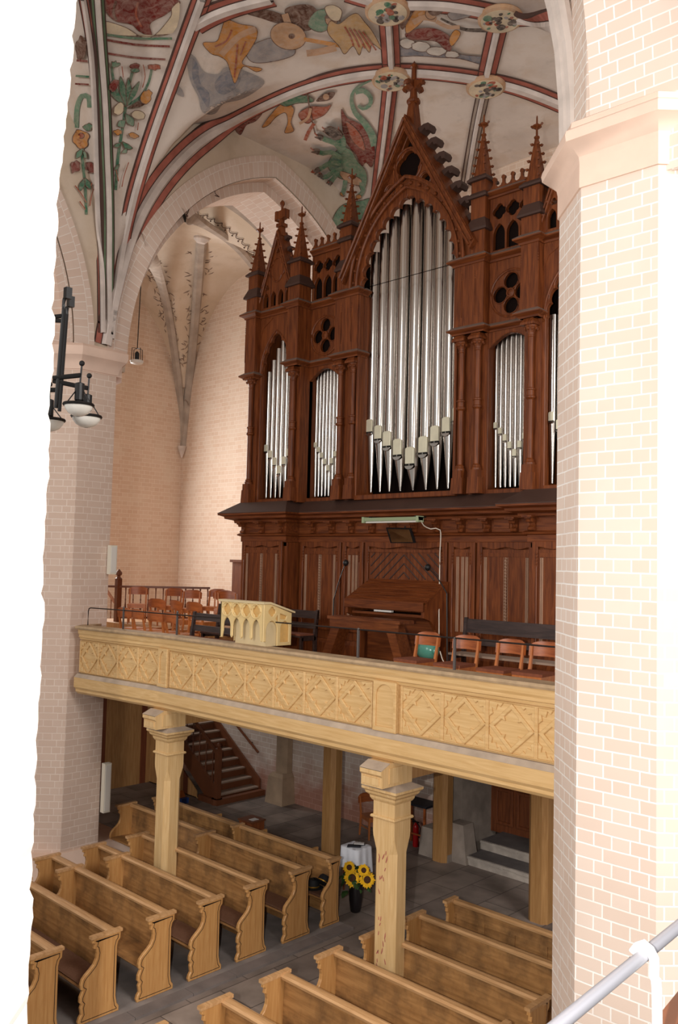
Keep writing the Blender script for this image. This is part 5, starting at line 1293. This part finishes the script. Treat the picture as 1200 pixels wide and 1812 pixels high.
# small table under a white cloth
c = onZ(630, 1496, .76); tx, ty_ = c.x, c.y
tb = thing('side_table', 'small table under the white cloth beside the brown gallery post', 'table', (tx, ty_, 0))
for sx in (-1, 1):
    for sy in (-1, 1): m = MB(); m.frustum(tx + sx * .14, ty_ + sy * .14, 0, .73, .014, .014, .02, .02); m.build('leg', 'stair_paint', tb)
m = MB(); m.box(tx - .19, tx + .19, ty_ - .19, ty_ + .19, .73, .75); m.build('table_top', 'stair_paint', tb)
m = MB(); V = []; F = []; n = 64
for j, (k, z) in enumerate(((.0, .757), (.6, .757), (1.0, .757), (1.03, .745), (1.06, .60), (1.12, .42))):
    for i in range(n):
        a = 2 * PI * i / n; ca, sa = math.cos(a), math.sin(a); sq = .205 / max(abs(ca), abs(sa)); 
        sq = min(sq, .26); rip = 1 + (.055 * (j - 2) / 3 * math.sin(9 * a + 1) if j > 2 else 0)
        zz = z - (.10 * (max(abs(ca), abs(sa)) < .86) * (1 if j == 5 else 0)); V.append((tx + sq * ca * k * rip, ty_ + sq * sa * k * rip, zz))
for j in range(5):
    for i in range(n): F.append((j * n + i, j * n + (i + 1) % n, (j + 1) * n + (i + 1) % n, (j + 1) * n + i))
m.add(V, F); tag(m.build('tablecloth', 'cloth_white', smooth=True, angle=60), 'white cloth hanging in folds over the small side table', 'tablecloth')
for (dx, dy, s, lb) in ((.0, .08, .10, 'dark book on the white cloth, farther of the two'), (.02, -.07, .12, 'dark open book on the white cloth, nearer of the two')):
    t = thing('book', lb, 'book', (tx + dx, ty_ + dy, .759)); T = Matrix.Translation((tx + dx, ty_ + dy, .759)) @ Matrix.Rotation(.7, 4, 'Z')
    m = MB(); m.box(-s, s, -.05, .05, 0, .012, T=T); m.build('cover', 'book_dark', t); m = MB(); m.box(-s + .01, s - .01, -.043, .043, .012, .026, T=T); m.build('pages', 'paper' if dy > 0 else 'book_dark', t)
# chair, narrow table and extinguisher along the back wall
wc = dup(lc, (-12.3, 14.0, 0), 'brown chair against the worn brick wall, half hidden by the right gallery post', 1.2)
del wc['group']
ct = thing('console_table', 'narrow dark table against the back wall beside the fire extinguisher', 'table', (-11.3, 14.2, 0))
m = MB(); m.box(-11.95, -10.9, 14.0, 14.48, .86, .90); m.build('table_top', 'book_dark', ct)
for x in (-11.6, -10.98):
    for y in (14.06, 14.42): m = MB(); m.box(x - .02, x + .02, y - .02, y + .02, 0, .86); m.build('leg', 'chair_wood', ct)
m = MB(); m.box(-11.58, -11.0, 14.05, 14.07, .28, .31); m.build('stretcher', 'chair_wood', ct)
q = onZ(766, 1483, 0); q.y = 14.2; q.x += .1; ex = thing('fire_extinguisher', 'red fire extinguisher on the floor before the back wall', 'fire extinguisher', (q.x, q.y, 0))
m = MB(); m.lathe([(.058, 0), (.062, .02), (.062, .38), (.05, .43), (.03, .45), (.03, .48)], (q.x, q.y, 0), 16); m.build('cylinder', 'extinguisher_red', ex, smooth=True)
m = MB(); m.box(q.x - .09, q.x + .06, q.y - .02, q.y + .02, .47, .50); m.tube([(q.x - .02, q.y, .5), (q.x - .12, q.y, .53)], .014, 6); m.build('handle', 'black_metal', ex)
m = MB(); m.tube(resample([Vector((q.x + .03, q.y, .46)), Vector((q.x + .12, q.y - .02, .40)), Vector((q.x + .11, q.y - .04, .2))], .05), .012, 6); m.build('hose', 'black_metal', ex)
# door with stone steps
m = MB(); m.box(-10.78, -10.32, 14.40, 15.6, 0, 2.7); struct(m.build('trim_7', 'stone_old'))
m = MB(); m.box(-8.15, -7.8, 14.40, 15.6, 0, 2.7); struct(m.build('trim_8', 'stone_old'))
ds = struct(MB().box(-10.32, -8.15, 15.42, 15.50, .3, 2.7).build('door_1', 'door_wood'))
for k in range(4):
    for z0, z1 in ((.48, 1.2), (1.32, 2.5)):
        m = MB(); x = -10.2 + k * .5; m.plate([[(x, z0), (x + .42, z0), (x + .42, z1), (x, z1)], [(x + .06, z0 + .06), (x + .06, z1 - .06), (x + .36, z1 - .06), (x + .36, z0 + .06)]], 15.38, 15.42, bevel=.008); m.build('door_panel', 'door_wood', ds)
for nm, x0, y0, z0, z1, lb in (('stone_step', -9.98, 14.10, 0, .17, 'worn stone step with pale edge, the lower of two before the door'), ('stone_step', -10.02, 14.62, .17, .34, 'worn stone step with pale edge, the upper one at the door threshold')):
    t = thing(nm, lb, 'step', (-9, y0 + .4, z0)); m = MB(); rr = random.Random(5); P = []
    y1 = 15.42
    m.box(x0, -7.92, y0, 14.62 if z0 == 0 else y1, z0, z1 - .02); m.build('riser', 'step_edge', t)
    m = MB(); m.box(x0 - .01, -7.92, y0 + .03, (14.61 if z0 == 0 else y1), z1 - .02, z1); m.build('tread', 'step_top', t)
    m = MB()
    for k in range(14): xx = x0 + k * .14; m.box(xx, xx + .14, y0 - .012 - rr.uniform(0, .012), y0 + .03, z1 - .05 + rr.uniform(-.01, .01), z1 + .001 - rr.uniform(0, .006))
    m.build('worn_nosing', 'step_edge', t)
# ------------------------------------------------------------------ stair under the gallery
m = MB(); x = -19.12
for k in range(26):
    y0 = 8.7 + k * .17
    m.box(x - .05, x, y0, y0 + .168, 0, 3.52, 1 if k in (5, 6, 17, 24) else 0)
struct(m.build('wall_partition', ['panel_pale', 'panel_red']))
st = thing('staircase', 'dark brown wooden staircase with turned balusters rising under the gallery', 'staircase', (-17.0, 13.9, 0))
n = 20; run, rise = .262, 3.94 / 21; xs0 = -16.45; y0, y1 = 13.1, 14.46
for k in range(n):
    xa = xs0 - run * k; z = rise * (k + 1)
    m = MB(); m.box(xa - .03, xa, y0 + .03, y1, z - rise, z - .035); m.build('riser', 'stair_paint', st)
    m = MB(); m.box(xa - run - .02, xa + .03, y0 + .03, y1, z - .035, z); m.build('tread', 'stair_tread', st)
m = MB(); m.box(xs0 - .5, xs0 + .22, y0 - .12, y1 + .0, 0, .13); m.lathe([(.13, 0), (.13, .13)], (xs0 + .09, y0 - .02, 0), 14); m.build('bottom_step', 'stair_paint', st)
L = n * run; H = n * rise
for yy in (y0 - .02, y1 - .05):
    m = MB(); m.prism([(xs0 + .05, .13), (xs0 + .05, .36), (xs0 - L, H + .3), (xs0 - L, H - .1), (xs0 - .22, .0)], yy, yy + .05, 'y'); m.build('stringer', 'stair_paint', st)
m = MB(); m.box(xs0 + .02, xs0 + .14, y0 - .06, y0 + .06, .13, 1.25); m.lathe([(.07, 0), (.075, .03), (.04, .06), (.06, .10), (.04, .14), (.01, .16)], (xs0 + .08, y0, 1.25), 10); m.build('newel_post', 'stair_paint', st)
m = MB(); m.prism([(xs0 + .05, 1.10), (xs0 + .05, 1.17), (xs0 - L, 1.17 + H), (xs0 - L, 1.10 + H)], y0 - .03, y0 + .03, 'y'); m.build('handrail', 'stair_paint', st)
for k in range(n):
    xx = xs0 - run * (k + .5); m = MB(); baluster(m, xx, y0, rise * (k + 1) + .02, rise * (k + .5) + 1.10); m.build('baluster', 'stair_paint', st, smooth=True)
wh = thing('wall_handrail', 'brown handrail fixed on the brick wall beside the staircase', 'handrail', (-16.8, 14.42, 1.0))
m = MB(); m.tube([(-16.45, 14.40, 1.0), (-17.6, 14.40, 1.72), (-19.5, 14.40, 3.1)], .03, 8); m.build('rail', 'bench_brown', wh)
for x, z in ((-16.8, 1.22), (-18.2, 2.15)): m = MB(); m.box(x - .015, x + .015, 14.40, 14.5, z - .06, z - .03); m.build('bracket', 'iron', wh)
m = MB(); m.box(-19.1, -16.6, 13.06, 13.10, 0, .02); 
for k in range(14):
    xx = -19.1 + k * .18; zt_ = max(0.0, min(3.4, (xs0 - .3 - (xx + .16)) / L * H - .12)); 
    if zt_ > .05: m.prism([(xx, 0), (xx + .178, 0), (xx + .178, zt_), (xx, zt_ + .13)], 13.06, 13.09, 'y', 1 if k in (3, 8) else 0)
struct(m.build('wall_stair', ['panel_pale', 'panel_red']))
# respond pier with stone base beside the stair
m = MB(); m.prism(octo(-15.5, 14.40, .19)[::-1], .62, 3.66, 'z'); m.frustum(-15.5, 14.38, .62, .70, .24, .24, .20, .20); m.frustum(-15.5, 14.38, 0, .62, .30, .30, .25, .25); struct(m.build('pillar_respond', 'stone_brown'))

# ------------------------------------------------------------------ loudspeakers on the left pillar, lamps
for (px, y0, y1, lb) in ((199, 965, 1016, 'slim white column loudspeaker on the left pillar above the gallery'), (189, 1350, 1436, 'slim white column loudspeaker on the left pillar below the gallery')):
    a = onX(px, y0, -14.42); c = onX(px, y1, -14.42); t = thing('column_loudspeaker', lb, 'loudspeaker', (-14.42, a.y, c.z))
    m = MB(); m.box(-14.47, -14.36, a.y - .07, a.y + .07, c.z, a.z); m.build('cabinet', 'loudspeaker_white', t); m = MB(); m.box(-14.36, -14.352, a.y - .055, a.y + .055, c.z + .03, a.z - .03); m.build('grille', 'glass_white', t)
    m = MB(); m.box(-14.52, -14.46, a.y - .03, a.y + .03, (a.z + c.z) / 2 - .05, (a.z + c.z) / 2 + .05); m.build('bracket', 'iron_grey', t)
def PD(x, y, d): return CAM + ray(x, y) * d
D = 8.4
ctr = PD(108, 640, D)
cl = thing('chandelier', 'black iron chandelier with white bowl lamps hanging beside the left pillar', 'chandelier', ctr)
m = MB(); m.tube([PD(113, 548, D), PD(99, 722, D)], .021, 8); m.tube([PD(118, 556, D + .6), PD(105, 728, D + .6)], .020, 8)
for d, (a, b_, c, e) in ((D, ((113, 548), (113, 534), (116, 526), (122, 524))), (D + .6, ((118, 556), (119, 545), (122, 541), (127, 539)))):
    m.tube(resample([PD(*a, d), PD(*b_, d), PD(*c, d), PD(*e, d)], .03), .018, 6); q = PD(e[0] - 2, e[1] - 4, d); m.box(q.x - .03, q.x + .03, q.y - .03, q.y + .03, q.z - .05, q.z + .06)
m.build('hanger', 'black_metal', cl)
m = MB(); m.tube([PD(92, 561, D), PD(110, 559, D)], .022, 8); m.tube([PD(92, 567, D + .6), PD(115, 568, D + .6)], .022, 8); m.build('crossbar', 'black_metal', cl)
q = PD(80, 561, D); m = MB(); m.tube([PD(95, 561, D), q], .022, 8); m.tube([q, Vector((q.x, q.y, vz(q.x, q.y)))], .02, 8); m.build('suspension_rod', 'black_metal', cl)
def bowl(arm0, arm1, top, sock, bc, r, d):
    m = MB(); m.tube([PD(*arm0, d), PD(*arm1, d)], .024, 8); a_ = m.build('arm', 'black_metal', cl)
    m = MB(); m.tube([PD(*top, d), PD(*sock, d)], .010, 6); m.ball(PD(*top, d), .028, n=8); s = PD(*sock, d); m.lathe([(.02, .05), (.045, .04), (.045, -.12), (.035, -.13)], s, 12); m.build('lamp_holder', 'black_metal', a_)
    b0 = PD(*bc, d); R = r
    m = MB(); m.lathe([(R, 0), (R * .93, -.035), (R * .72, -.075), (R * .4, -.1), (.02, -.11), (.02, -.106), (R * .4, -.096), (R * .7, -.07), (R * .9, -.03), (R * .97, 0)], b0, 24); m.build('bowl', 'glass_white', a_, smooth=True)
    m = MB(); m.tube([b0 + Vector((R * math.cos(t * PI / 12), R * math.sin(t * PI / 12), .005)) for t in range(24)], .016, 6, closed=True)
    for k in range(3): t = .6 + k * 2 * PI / 3; m.tube([b0 + Vector((R * math.cos(t), R * math.sin(t), 0)), s + Vector((.03 * math.cos(t), .03 * math.sin(t), -.02))], .006, 5)
    m.build('rim', 'black_metal', a_)
    m = MB(); m.ball(s + Vector((0, 0, -.19)), .05, n=10, sz=1.3); m.build('bulb', 'glass_white', a_, smooth=True)
bowl((94, 669), (143, 664), (145, 643), (141, 686), (139, 717), .135, D)
bowl((94, 674), (156, 687), (158, 665), (155, 706), (153, 738), .145, D + .6)
bowl((70, 690), (98, 690), (88, 680), (87, 715), (88, 744), .14, D + .3)
c = PD(242, 643, 19.0); t = thing('pendant_lamp', 'small caged pendant lamp on a long wire in the left arch', 'lamp', c)
m = MB(); m.tube([c + Vector((0, 0, .33)), PD(254, 420, 19.0)], .010, 5); m.build('wire', 'black_metal', t)
m = MB(); m.lathe([(.02, .0), (.13, .03), (.15, .08), (.14, .09), (.02, .02)], c - Vector((0, 0, .03)), 16); m.build('dish', 'glass_white', t, smooth=True)
m = MB(); m.lathe([(.05, .08), (.05, .22), (.02, .26)], c, 10); m.build('socket', 'black_metal', t)
m = MB()
for k in range(4): a = k * PI / 2; m.tube([c + Vector((.14 * math.cos(a), .14 * math.sin(a), .06)), c + Vector((.13 * math.cos(a), .13 * math.sin(a), .32)), c + Vector((0, 0, .33))], .008, 5)
m.build('cage', 'iron', t)
# ------------------------------------------------------------------ guard rail beside the camera
a, b_ = onZ(985, 1817, 4.42), onZ(1215, 1628, 4.42)
gr = thing('guard_rail', 'grey tubular guard rail with a white post at the lower right corner', 'railing', (a.x, a.y, 3.4))
dv = (b_ - a).normalized(); m = MB(); m.tube([a - dv * 1.2, b_ + dv * 2.5], .0205, 16); m.build('tube', 'galv', gr, smooth=True)
pc = onZ(1140, 1690, 4.42); s = (pc - a).dot(dv); pc = a + dv * s; sn = Vector((dv.y, -dv.x, 0))
m = MB(); m.tube(resample([pc + Vector((0, 0, -1.0)) + sn * .045, pc + Vector((0, 0, -.16)) + sn * .045, pc + Vector((0, 0, -.06)) + sn * .034, pc + sn * .034, pc + Vector((0, 0, .034)), pc - sn * .034, pc - sn * .028 + Vector((0, 0, -.03))], .02), .017, 12); m.build('post', 'white_enamel', gr, smooth=True)
c0, c1 = onZ(1150, 1825, 4.05), onZ(1230, 1725, 4.05); dv2 = (c1 - c0).normalized(); m = MB(); q0 = c0 - dv2 * .6; q1 = c1 + dv2 * 2.5; w = Vector((dv2.y, -dv2.x, 0)) * .06
quadprism(m, q0 - w * .2, q0 + w, q1 + w, q1 - w * .2, (0, 0, -1), .05); tag(m.build('rail_board', 'stair_paint'), 'brown wooden board running below the grey guard rail', 'board')
#PART6

# ------------------------------------------------------------------ bar lattices added behind the two unseen nave area lights
for k, (loc, tgt) in enumerate((((4.5, 6.0, 10.5), (-9.5, 9.5, 3.0)), ((-8.0, -7.5, 10.0), (-9.8, 8.5, 2.5)))):
    q = (Vector(tgt) - Vector(loc)).to_track_quat('-Z', 'Y').to_matrix().to_4x4(); q.translation = Vector(loc)
    m = MB()
    for x in (-2.0, -1.0, 0, 1.0, 2.0): m.box(x - .04, x + .04, -2.5, 2.5, .02, .08, T=q)
    for y in (-2.5, -1.5, -.5, .5, 1.5, 2.5): m.box(-2.0, 2.0, y - .03, y + .03, .03, .07, T=q)
    struct(m.build('window_%d' % (k + 2), 'iron'))
# ------------------------------------------------------------------ wall paintings on the vault (thin paint following the plaster)
from mathutils.geometry import tessellate_polygon
def smooth_loop(P, k=4):
    n = len(P); out = []
    for i in range(n):
        p0, p1, p2, p3 = [Vector(P[(i + j) % n]) for j in (-1, 0, 1, 2)]
        for q in range(k):
            t = q / k; out.append(0.5 * ((2 * p1) + (p2 - p0) * t + (2 * p0 - 5 * p1 + 4 * p2 - p3) * t * t + (3 * p1 - p0 - 3 * p2 + p3) * t ** 3))
    return out
class Paint:
    def __init__(s): s.mb = MB(); s.mats = []; s.layer = 0
    outline = True
    def fill(s, P, mat, sm=True, maxe=9):
        s._fill(P, mat, sm, maxe)
        if sm and s.outline: s.edge(P)
    def _fill(s, P, mat, sm=True, maxe=9):
        if mat not in s.mats: s.mats.append(mat)
        mi = s.mats.index(mat); s.layer += 1
        L = smooth_loop(P) if sm else [Vector(p) for p in P]
        bm = bmesh.new(); vs = [bm.verts.new((p.x, p.y, 0)) for p in L]
        for t in tessellate_polygon([[Vector((p.x, p.y, 0)) for p in L]]):
            try: bm.faces.new([vs[i] for i in t])
            except ValueError: pass
        for _ in range(7):
            es = [e for e in bm.edges if e.calc_length() > maxe]
            if not es: break
            bmesh.ops.subdivide_edges(bm, edges=es, cuts=1); bmesh.ops.triangulate(bm, faces=bm.faces[:])
        bm.verts.index_update(); V = []; ok = []
        for v in bm.verts:
            p, n = hit(v.co.x, v.co.y)
            V.append(p + n * (0.014 + 0.0022 * s.layer) if p is not None else None)
        F = [tuple(v.index for v in f.verts) for f in bm.faces]
        F = [f for f in F if all(V[i] is not None for i in f) and max((V[f[i]] - V[f[i - 1]]).length for i in range(3)) < 1.0]
        bm.free()
        s.mb.add([v or Vector((0, 0, 0)) for v in V], F, mi)
    def edge(s, P, w=0.55, mat='paint_brown'):
        L = smooth_loop(P, 5); s.line([tuple(q) for q in L] + [tuple(L[0])], w, mat)
    def leaf(s, a, b_, w, mat, bend=0.0):
        a, b_ = Vector(a), Vector(b_); d = b_ - a; n = Vector((-d.y, d.x)); n.normalize()
        c = n * bend
        s.fill([a, a + d * .3 + n * w * .7 + c * .7, a + d * .6 + n * w + c, b_, a + d * .6 - n * w + c, a + d * .3 - n * w * .7 + c * .7], mat)
    def line(s, P, w, mat):
        Q = resample(P, 6); L, Rr = [], []
        for i, p in enumerate(Q):
            d = (Q[min(i + 1, len(Q) - 1)] - Q[max(0, i - 1)]).normalized(); n = Vector((-d.y, d.x))
            ww = w(i / (len(Q) - 1)) if callable(w) else w
            L.append(p + n * ww); Rr.append(p - n * ww)
        s._fill(L + Rr[::-1], mat, sm=False)
    def ell(s, c, rx, ry, mat, rot=0.0, wob=0.0):
        P = []
        for i in range(14):
            a = 2 * PI * i / 14; r = 1 + wob * random.uniform(-1, 1); x, y = rx * r * math.cos(a), ry * r * math.sin(a)
            P.append((c[0] + x * math.cos(rot) - y * math.sin(rot), c[1] + x * math.sin(rot) + y * math.cos(rot)))
        s.fill(P, mat)
    def done(s, name): 
        return s.mb.build(name, s.mats, ceil)
H2 = lambda *pts: [(x / 2, y / 2) for x, y in pts]
R2_ = lambda *pts: [(600 + x / 2, y / 2) for x, y in pts]
# lute player with clouds
p = Paint(); p.outline = False
p.fill(H2((660, 190), (690, 200), (720, 250), (770, 260), (800, 235), (870, 250), (935, 285), (905, 320), (850, 350), (790, 365), (760, 400), (715, 395), (700, 340), (672, 280)), 'paint_grey')
p.fill(H2((682, 205), (700, 230), (708, 290), (740, 330), (735, 380), (705, 330), (680, 270)), 'paint_bluegrey')
p.fill(H2((760, 290), (800, 250), (850, 260), (840, 300), (800, 330), (770, 325)), 'paint_bluegrey')
p.fill(H2((610, 290), (640, 310), (650, 340), (625, 330)), 'paint_grey')
p.done('painted_clouds')
p = Paint()
p.fill(H2((865, 40), (920, 28), (990, 45), (1030, 70), (985, 78), (930, 62)), 'paint_brown')
p.fill(H2((875, 170), (960, 130), (1030, 150), (1040, 190), (960, 215), (890, 215)), 'paint_grey')
p.fill(H2((800, 66), (850, 80), (905, 92), (908, 130), (880, 180), (858, 222), (925, 238), (905, 250), (860, 232), (832, 290), (818, 262), (802, 215), (775, 195), (745, 185), (718, 148), (765, 142), (780, 110)), 'paint_ochre')
p.line(H2((782, 190), (808, 160), (850, 120), (905, 98)), 5.5, 'paint_skin')
p.line(H2((760, 160), (800, 140), (820, 100)), 1.5, 'paint_rust'); p.line(H2((840, 150), (835, 210), (828, 270)), 1.5, 'paint_rust'); p.line(H2((870, 140), (850, 190)), 1.2, 'paint_rust')
p.fill(H2((1010, 25), (1080, 8), (1120, 30), (1110, 90), (1060, 100), (1030, 70)), 'paint_brown')
p.fill(H2((1090, 80), (1120, 30), (1180, 25), (1200, 60), (1140, 105)), 'paint_teal')
p.line(H2((1008, 40), (1018, 70), (1028, 100)), 6, 'paint_skin')
p.ell((510, 59), 32, 24, 'paint_gold', .25); p.ell((516, 59), 5, 4, 'paint_brown'); p.line([(538, 64), (572, 70), (604, 76)], 3.6, 'paint_ochre')
p.line(H2((1085, 178), (1130, 172), (1190, 158)), 6, 'paint_skin')
p.ell((587, 28), 11, 12, 'paint_skin', .3); p.fill(H2((1150, 50), (1165, 34), (1195, 36), (1205, 62), (1180, 50)), 'paint_brown')
p.fill(R2_((-30, 60), (0, 70), (40, 40), (66, 34), (90, 62), (120, 100), (150, 160), (118, 142), (108, 172), (86, 150), (72, 182), (50, 150), (20, 178), (0, 150), (-40, 100)), 'paint_wing')
for k in range(5): p.line(R2_((20 + 16 * k, 80 + 4 * k), (40 + 18 * k, 115 + 5 * k), (52 + 20 * k, 150 + 3 * k)), 1.4, 'paint_rust')
p.fill(R2_((-50, 10), (-20, 0), (10, 20), (0, 55), (-30, 50)), 'paint_cream')
p.done('painted_lute_player')
# trumpet player on clouds
p = Paint()
p.fill(R2_((200, 165), (240, 140), (290, 150), (330, 165), (390, 175), (440, 190), (520, 200), (512, 226), (430, 205), (350, 200), (280, 195), (205, 195)), 'paint_bluegrey')
for c, rx, ry in (((240, 150), 26, 18), ((290, 160), 34, 18), ((345, 176), 36, 16), ((400, 186), 26, 12)): p.ell((600 + c[0] / 2, c[1] / 2), rx / 2, ry / 2, 'paint_white', wob=.1)
p.fill(R2_((236, 110), (290, 92), (345, 95), (395, 125), (396, 172), (372, 165), (345, 140), (300, 135), (250, 132)), 'paint_red')
p.fill(R2_((390, 130), (410, 98), (430, 108), (418, 135), (398, 155)), 'paint_ochre')
p.fill(R2_((238, 108), (240, 60), (280, 20), (310, 26), (300, 60), (270, 90)), 'paint_ochre'); p.line(R2_((262, 70), (300, 52), (345, 60)), 5, 'paint_skin'); p.ell((763, 19), 10, 10, 'paint_skin')
p.fill(R2_((315, 24), (340, 8), (372, 20), (352, 40), (330, 42)), 'paint_brown'); p.fill(R2_((385, 35), (430, 25), (470, 40), (430, 55), (400, 58)), 'paint_grey')
p.line(R2_((360, 52), (405, 74), (450, 92), (527, 94)), lambda t: 1.8 + 2.2 * t, 'paint_dark')
p.line(R2_((345, 62), (385, 82), (428, 82)), 3.5, 'paint_skin')
p.fill(R2_((225, 90), (215, 60), (250, 20), (262, 30), (240, 70)), 'paint_brown')
p.done('painted_trumpeter')
# small riders with banners
p = Paint()
p.fill(H2((828, 440), (870, 410), (926, 396), (905, 425), (872, 440), (850, 474)), 'paint_red')
p.fill(H2((928, 445), (960, 400), (1000, 362), (1040, 380), (1030, 430), (1040, 460), (1008, 466), (1018, 430), (1010, 396), (978, 410), (950, 440)), 'paint_ochre')
p.fill(H2((990, 356), (1040, 335), (1090, 335), (1110, 355), (1050, 362), (1010, 372)), 'paint_green')
p.fill(H2((1058, 395), (1100, 372), (1150, 372), (1172, 366), (1150, 400), (1110, 420), (1090, 432), (1066, 420)), 'paint_rust')
p.fill(H2((1120, 350), (1150, 325), (1185, 322), (1170, 345), (1140, 352)), 'paint_brown'); p.ell((577, 168), 6, 6, 'paint_skin')
p.line(H2((1088, 322), (1098, 390), (1116, 468)), 1.3, 'paint_brown'); p.line(H2((1112, 430), (1092, 460), (1080, 490)), 3, 'paint_rust'); p.line(H2((1100, 375), (1090, 410), (1060, 430)), 2.5, 'paint_skin')
p.done('painted_riders')
# many-headed serpent
p = Paint()
p.fill([(588, 394), (596, 372), (612, 360), (640, 354), (656, 352), (654, 384), (640, 398), (606, 404)], 'paint_teal')
p.fill([(604, 192), (614, 206), (630, 214), (648, 226), (660, 250), (664, 272), (658, 294), (648, 286), (640, 292), (630, 272), (618, 258), (608, 236)], 'paint_red')
p.fill([(612, 214), (626, 222), (640, 240), (646, 264), (634, 258), (622, 244)], 'paint_rust')
p.line([(657, 140), (641, 147), (627, 158), (622, 174), (628, 196), (644, 214), (658, 236), (664, 256)], lambda t: 1.5 + 6.0 * t, 'paint_teal')
p.line([(629, 160), (644, 158), (656, 170), (654, 184), (642, 190), (634, 184)], lambda t: 5.0 - 2.5 * t, 'paint_teal')
p.fill([(580, 292), (590, 270), (606, 258), (622, 264), (634, 284), (648, 300), (650, 322), (642, 338), (634, 324), (620, 318), (600, 312)], 'paint_teal')
p.fill([(600, 300), (622, 306), (640, 316), (636, 326), (612, 318)], 'paint_skin')
p.line([(640, 320), (644, 334), (638, 344)], 4, 'paint_teal'); p.ell((636, 346), 5, 4, 'paint_ochre'); p.line([(612, 316), (610, 332), (606, 342)], 4, 'paint_teal'); p.ell((604, 344), 5, 4, 'paint_ochre')
for nk in ([(606, 266), (594, 250), (578, 244), (566, 238)], [(606, 262), (600, 244), (590, 230), (580, 226)], [(604, 274), (586, 264), (572, 266), (560, 262)], [(604, 284), (586, 282), (572, 290), (562, 296)], [(606, 292), (590, 298), (580, 306), (568, 308)], [(608, 258), (608, 240), (602, 228)], [(600, 296), (592, 308), (584, 318)]):
    p.line(nk, 4.2, 'paint_green'); e = Vector(nk[-1]); d = (e - Vector(nk[-2])).normalized(); n = Vector((-d.y, d.x))
    p.fill([e - d * 5 + n * 4, e + n * 5, e + d * 9 + n * 1, e + d * 3, e + d * 8 - n * 4, e - n * 4, e - d * 5 - n * 4], 'paint_dark'); p.line([tuple(e + d * 5), tuple(e + d * 12 + n * 3)], 1.2, 'paint_rust')
p.fill([(574, 222), (584, 214), (598, 220), (606, 232), (596, 238), (584, 232)], 'paint_dark')
p.done('painted_serpent')
# flowering stems in the narrow cells
p = Paint()
p.fill([(176, -2), (312, -2), (296, 22), (266, 40), (268, 62), (246, 54), (232, 42), (204, 36), (186, 18)], 'paint_red'); p.line([(244, 2), (240, 24), (250, 46)], 2, 'paint_rust'); p.line([(205, 0), (200, 20), (206, 34)], 2, 'paint_brown')
p.fill([(182, 36), (220, 46), (262, 66), (300, 30), (304, 12), (318, 4), (306, 56), (240, 62), (184, 56)], 'paint_cream')
p.line([(184, 59), (240, 66), (304, 66)], 2.2, 'paint_green'); p.line([(184, 68), (240, 77), (300, 80)], 2.0, 'paint_red'); p.line([(185, 92), (240, 100), (292, 103)], 1.8, 'paint_red')
p.done('painted_robe')
p = Paint()
p.line([(204, 336), (208, 280), (214, 240), (219, 210), (222, 186), (228, 150), (236, 120)], 2.6, 'paint_green')
p.line([(222, 186), (206, 160), (198, 128), (199, 112)], 2.2, 'paint_green'); p.line([(222, 186), (246, 172), (262, 146), (268, 120)], 2.2, 'paint_green')
for a, b_, w in (((222, 188), (192, 160), 6), ((222, 188), (212, 134), 6), ((224, 186), (226, 136), 5), ((224, 186), (246, 142), 5), ((224, 190), (262, 176), 6), ((220, 212), (206, 222), 7), ((220, 200), (234, 222), 7), ((212, 252), (199, 258), 4), ((214, 250), (232, 262), 5), ((212, 270), (222, 262), 4), ((208, 290), (199, 300), 3)): p.leaf(a, b_, w, 'paint_green' if random.random() < .6 else 'paint_teal', random.uniform(-3, 3))
p.ell((199, 148), 7, 12, 'paint_red', .4, .15); p.ell((256, 168), 9, 13, 'paint_ochre', .5, .2); p.ell((237, 113), 9, 6, 'paint_red', 0, .25); p.ell((270, 114), 10, 6, 'paint_rust', 0, .25); p.ell((200, 110), 8, 6, 'paint_green', 0, .3); p.ell((236, 120), 8, 4, 'paint_green'); p.ell((204, 232), 7, 5, 'paint_ochre', 0, .2); p.ell((232, 238), 9, 5, 'paint_ochre', .3, .2)
p.ell((206, 190), 8, 12, 'paint_cream', .4, .1); p.ell((240, 200), 12, 8, 'paint_cream', .3, .1)
for a in ([(250, 108), (253, 130), (248, 150)], [(212, 112), (214, 132)], [(240, 214), (238, 228)], [(200, 300), (204, 320)], [(222, 286), (214, 310), (210, 330)]): p.line(a, .8, 'paint_rust')
p.done('painted_flowers')
p = Paint()
p.line([(152, 380), (150, 330), (146, 290), (144, 262)], 2.4, 'paint_green'); p.line([(136, 226), (138, 190), (146, 170), (158, 172), (160, 190)], 4.5, 'paint_teal')
p.ell((144, 246), 15, 17, 'paint_ochre', .2, .15); p.ell((146, 240), 5, 5, 'paint_rust'); p.ell((158, 224), 9, 6, 'paint_green', 0, .3); p.ell((132, 296), 9, 11, 'paint_red', .3, .2); p.ell((161, 297), 11, 9, 'paint_red', .2, .2)
p.leaf((148, 316), (138, 340), 5, 'paint_green'); p.leaf((148, 316), (158, 336), 5, 'paint_green'); p.leaf((144, 264), (132, 282), 5, 'paint_teal'); p.leaf((146, 264), (158, 280), 5, 'paint_teal')
for a in ([(130, 330), (142, 346), (150, 360)], [(168, 324), (160, 344), (156, 366)], [(138, 358), (148, 372)]): p.line(a, 1.0, 'paint_rust')
p.ell((148, 82), 9, 22, 'paint_brown', 0, .15); p.line([(140, 104), (160, 106)], 2, 'paint_red'); p.line([(139, 132), (163, 134)], 2, 'paint_green'); p.line([(138, 146), (163, 148)], 1.6, 'paint_red')
p.done('painted_flowers')
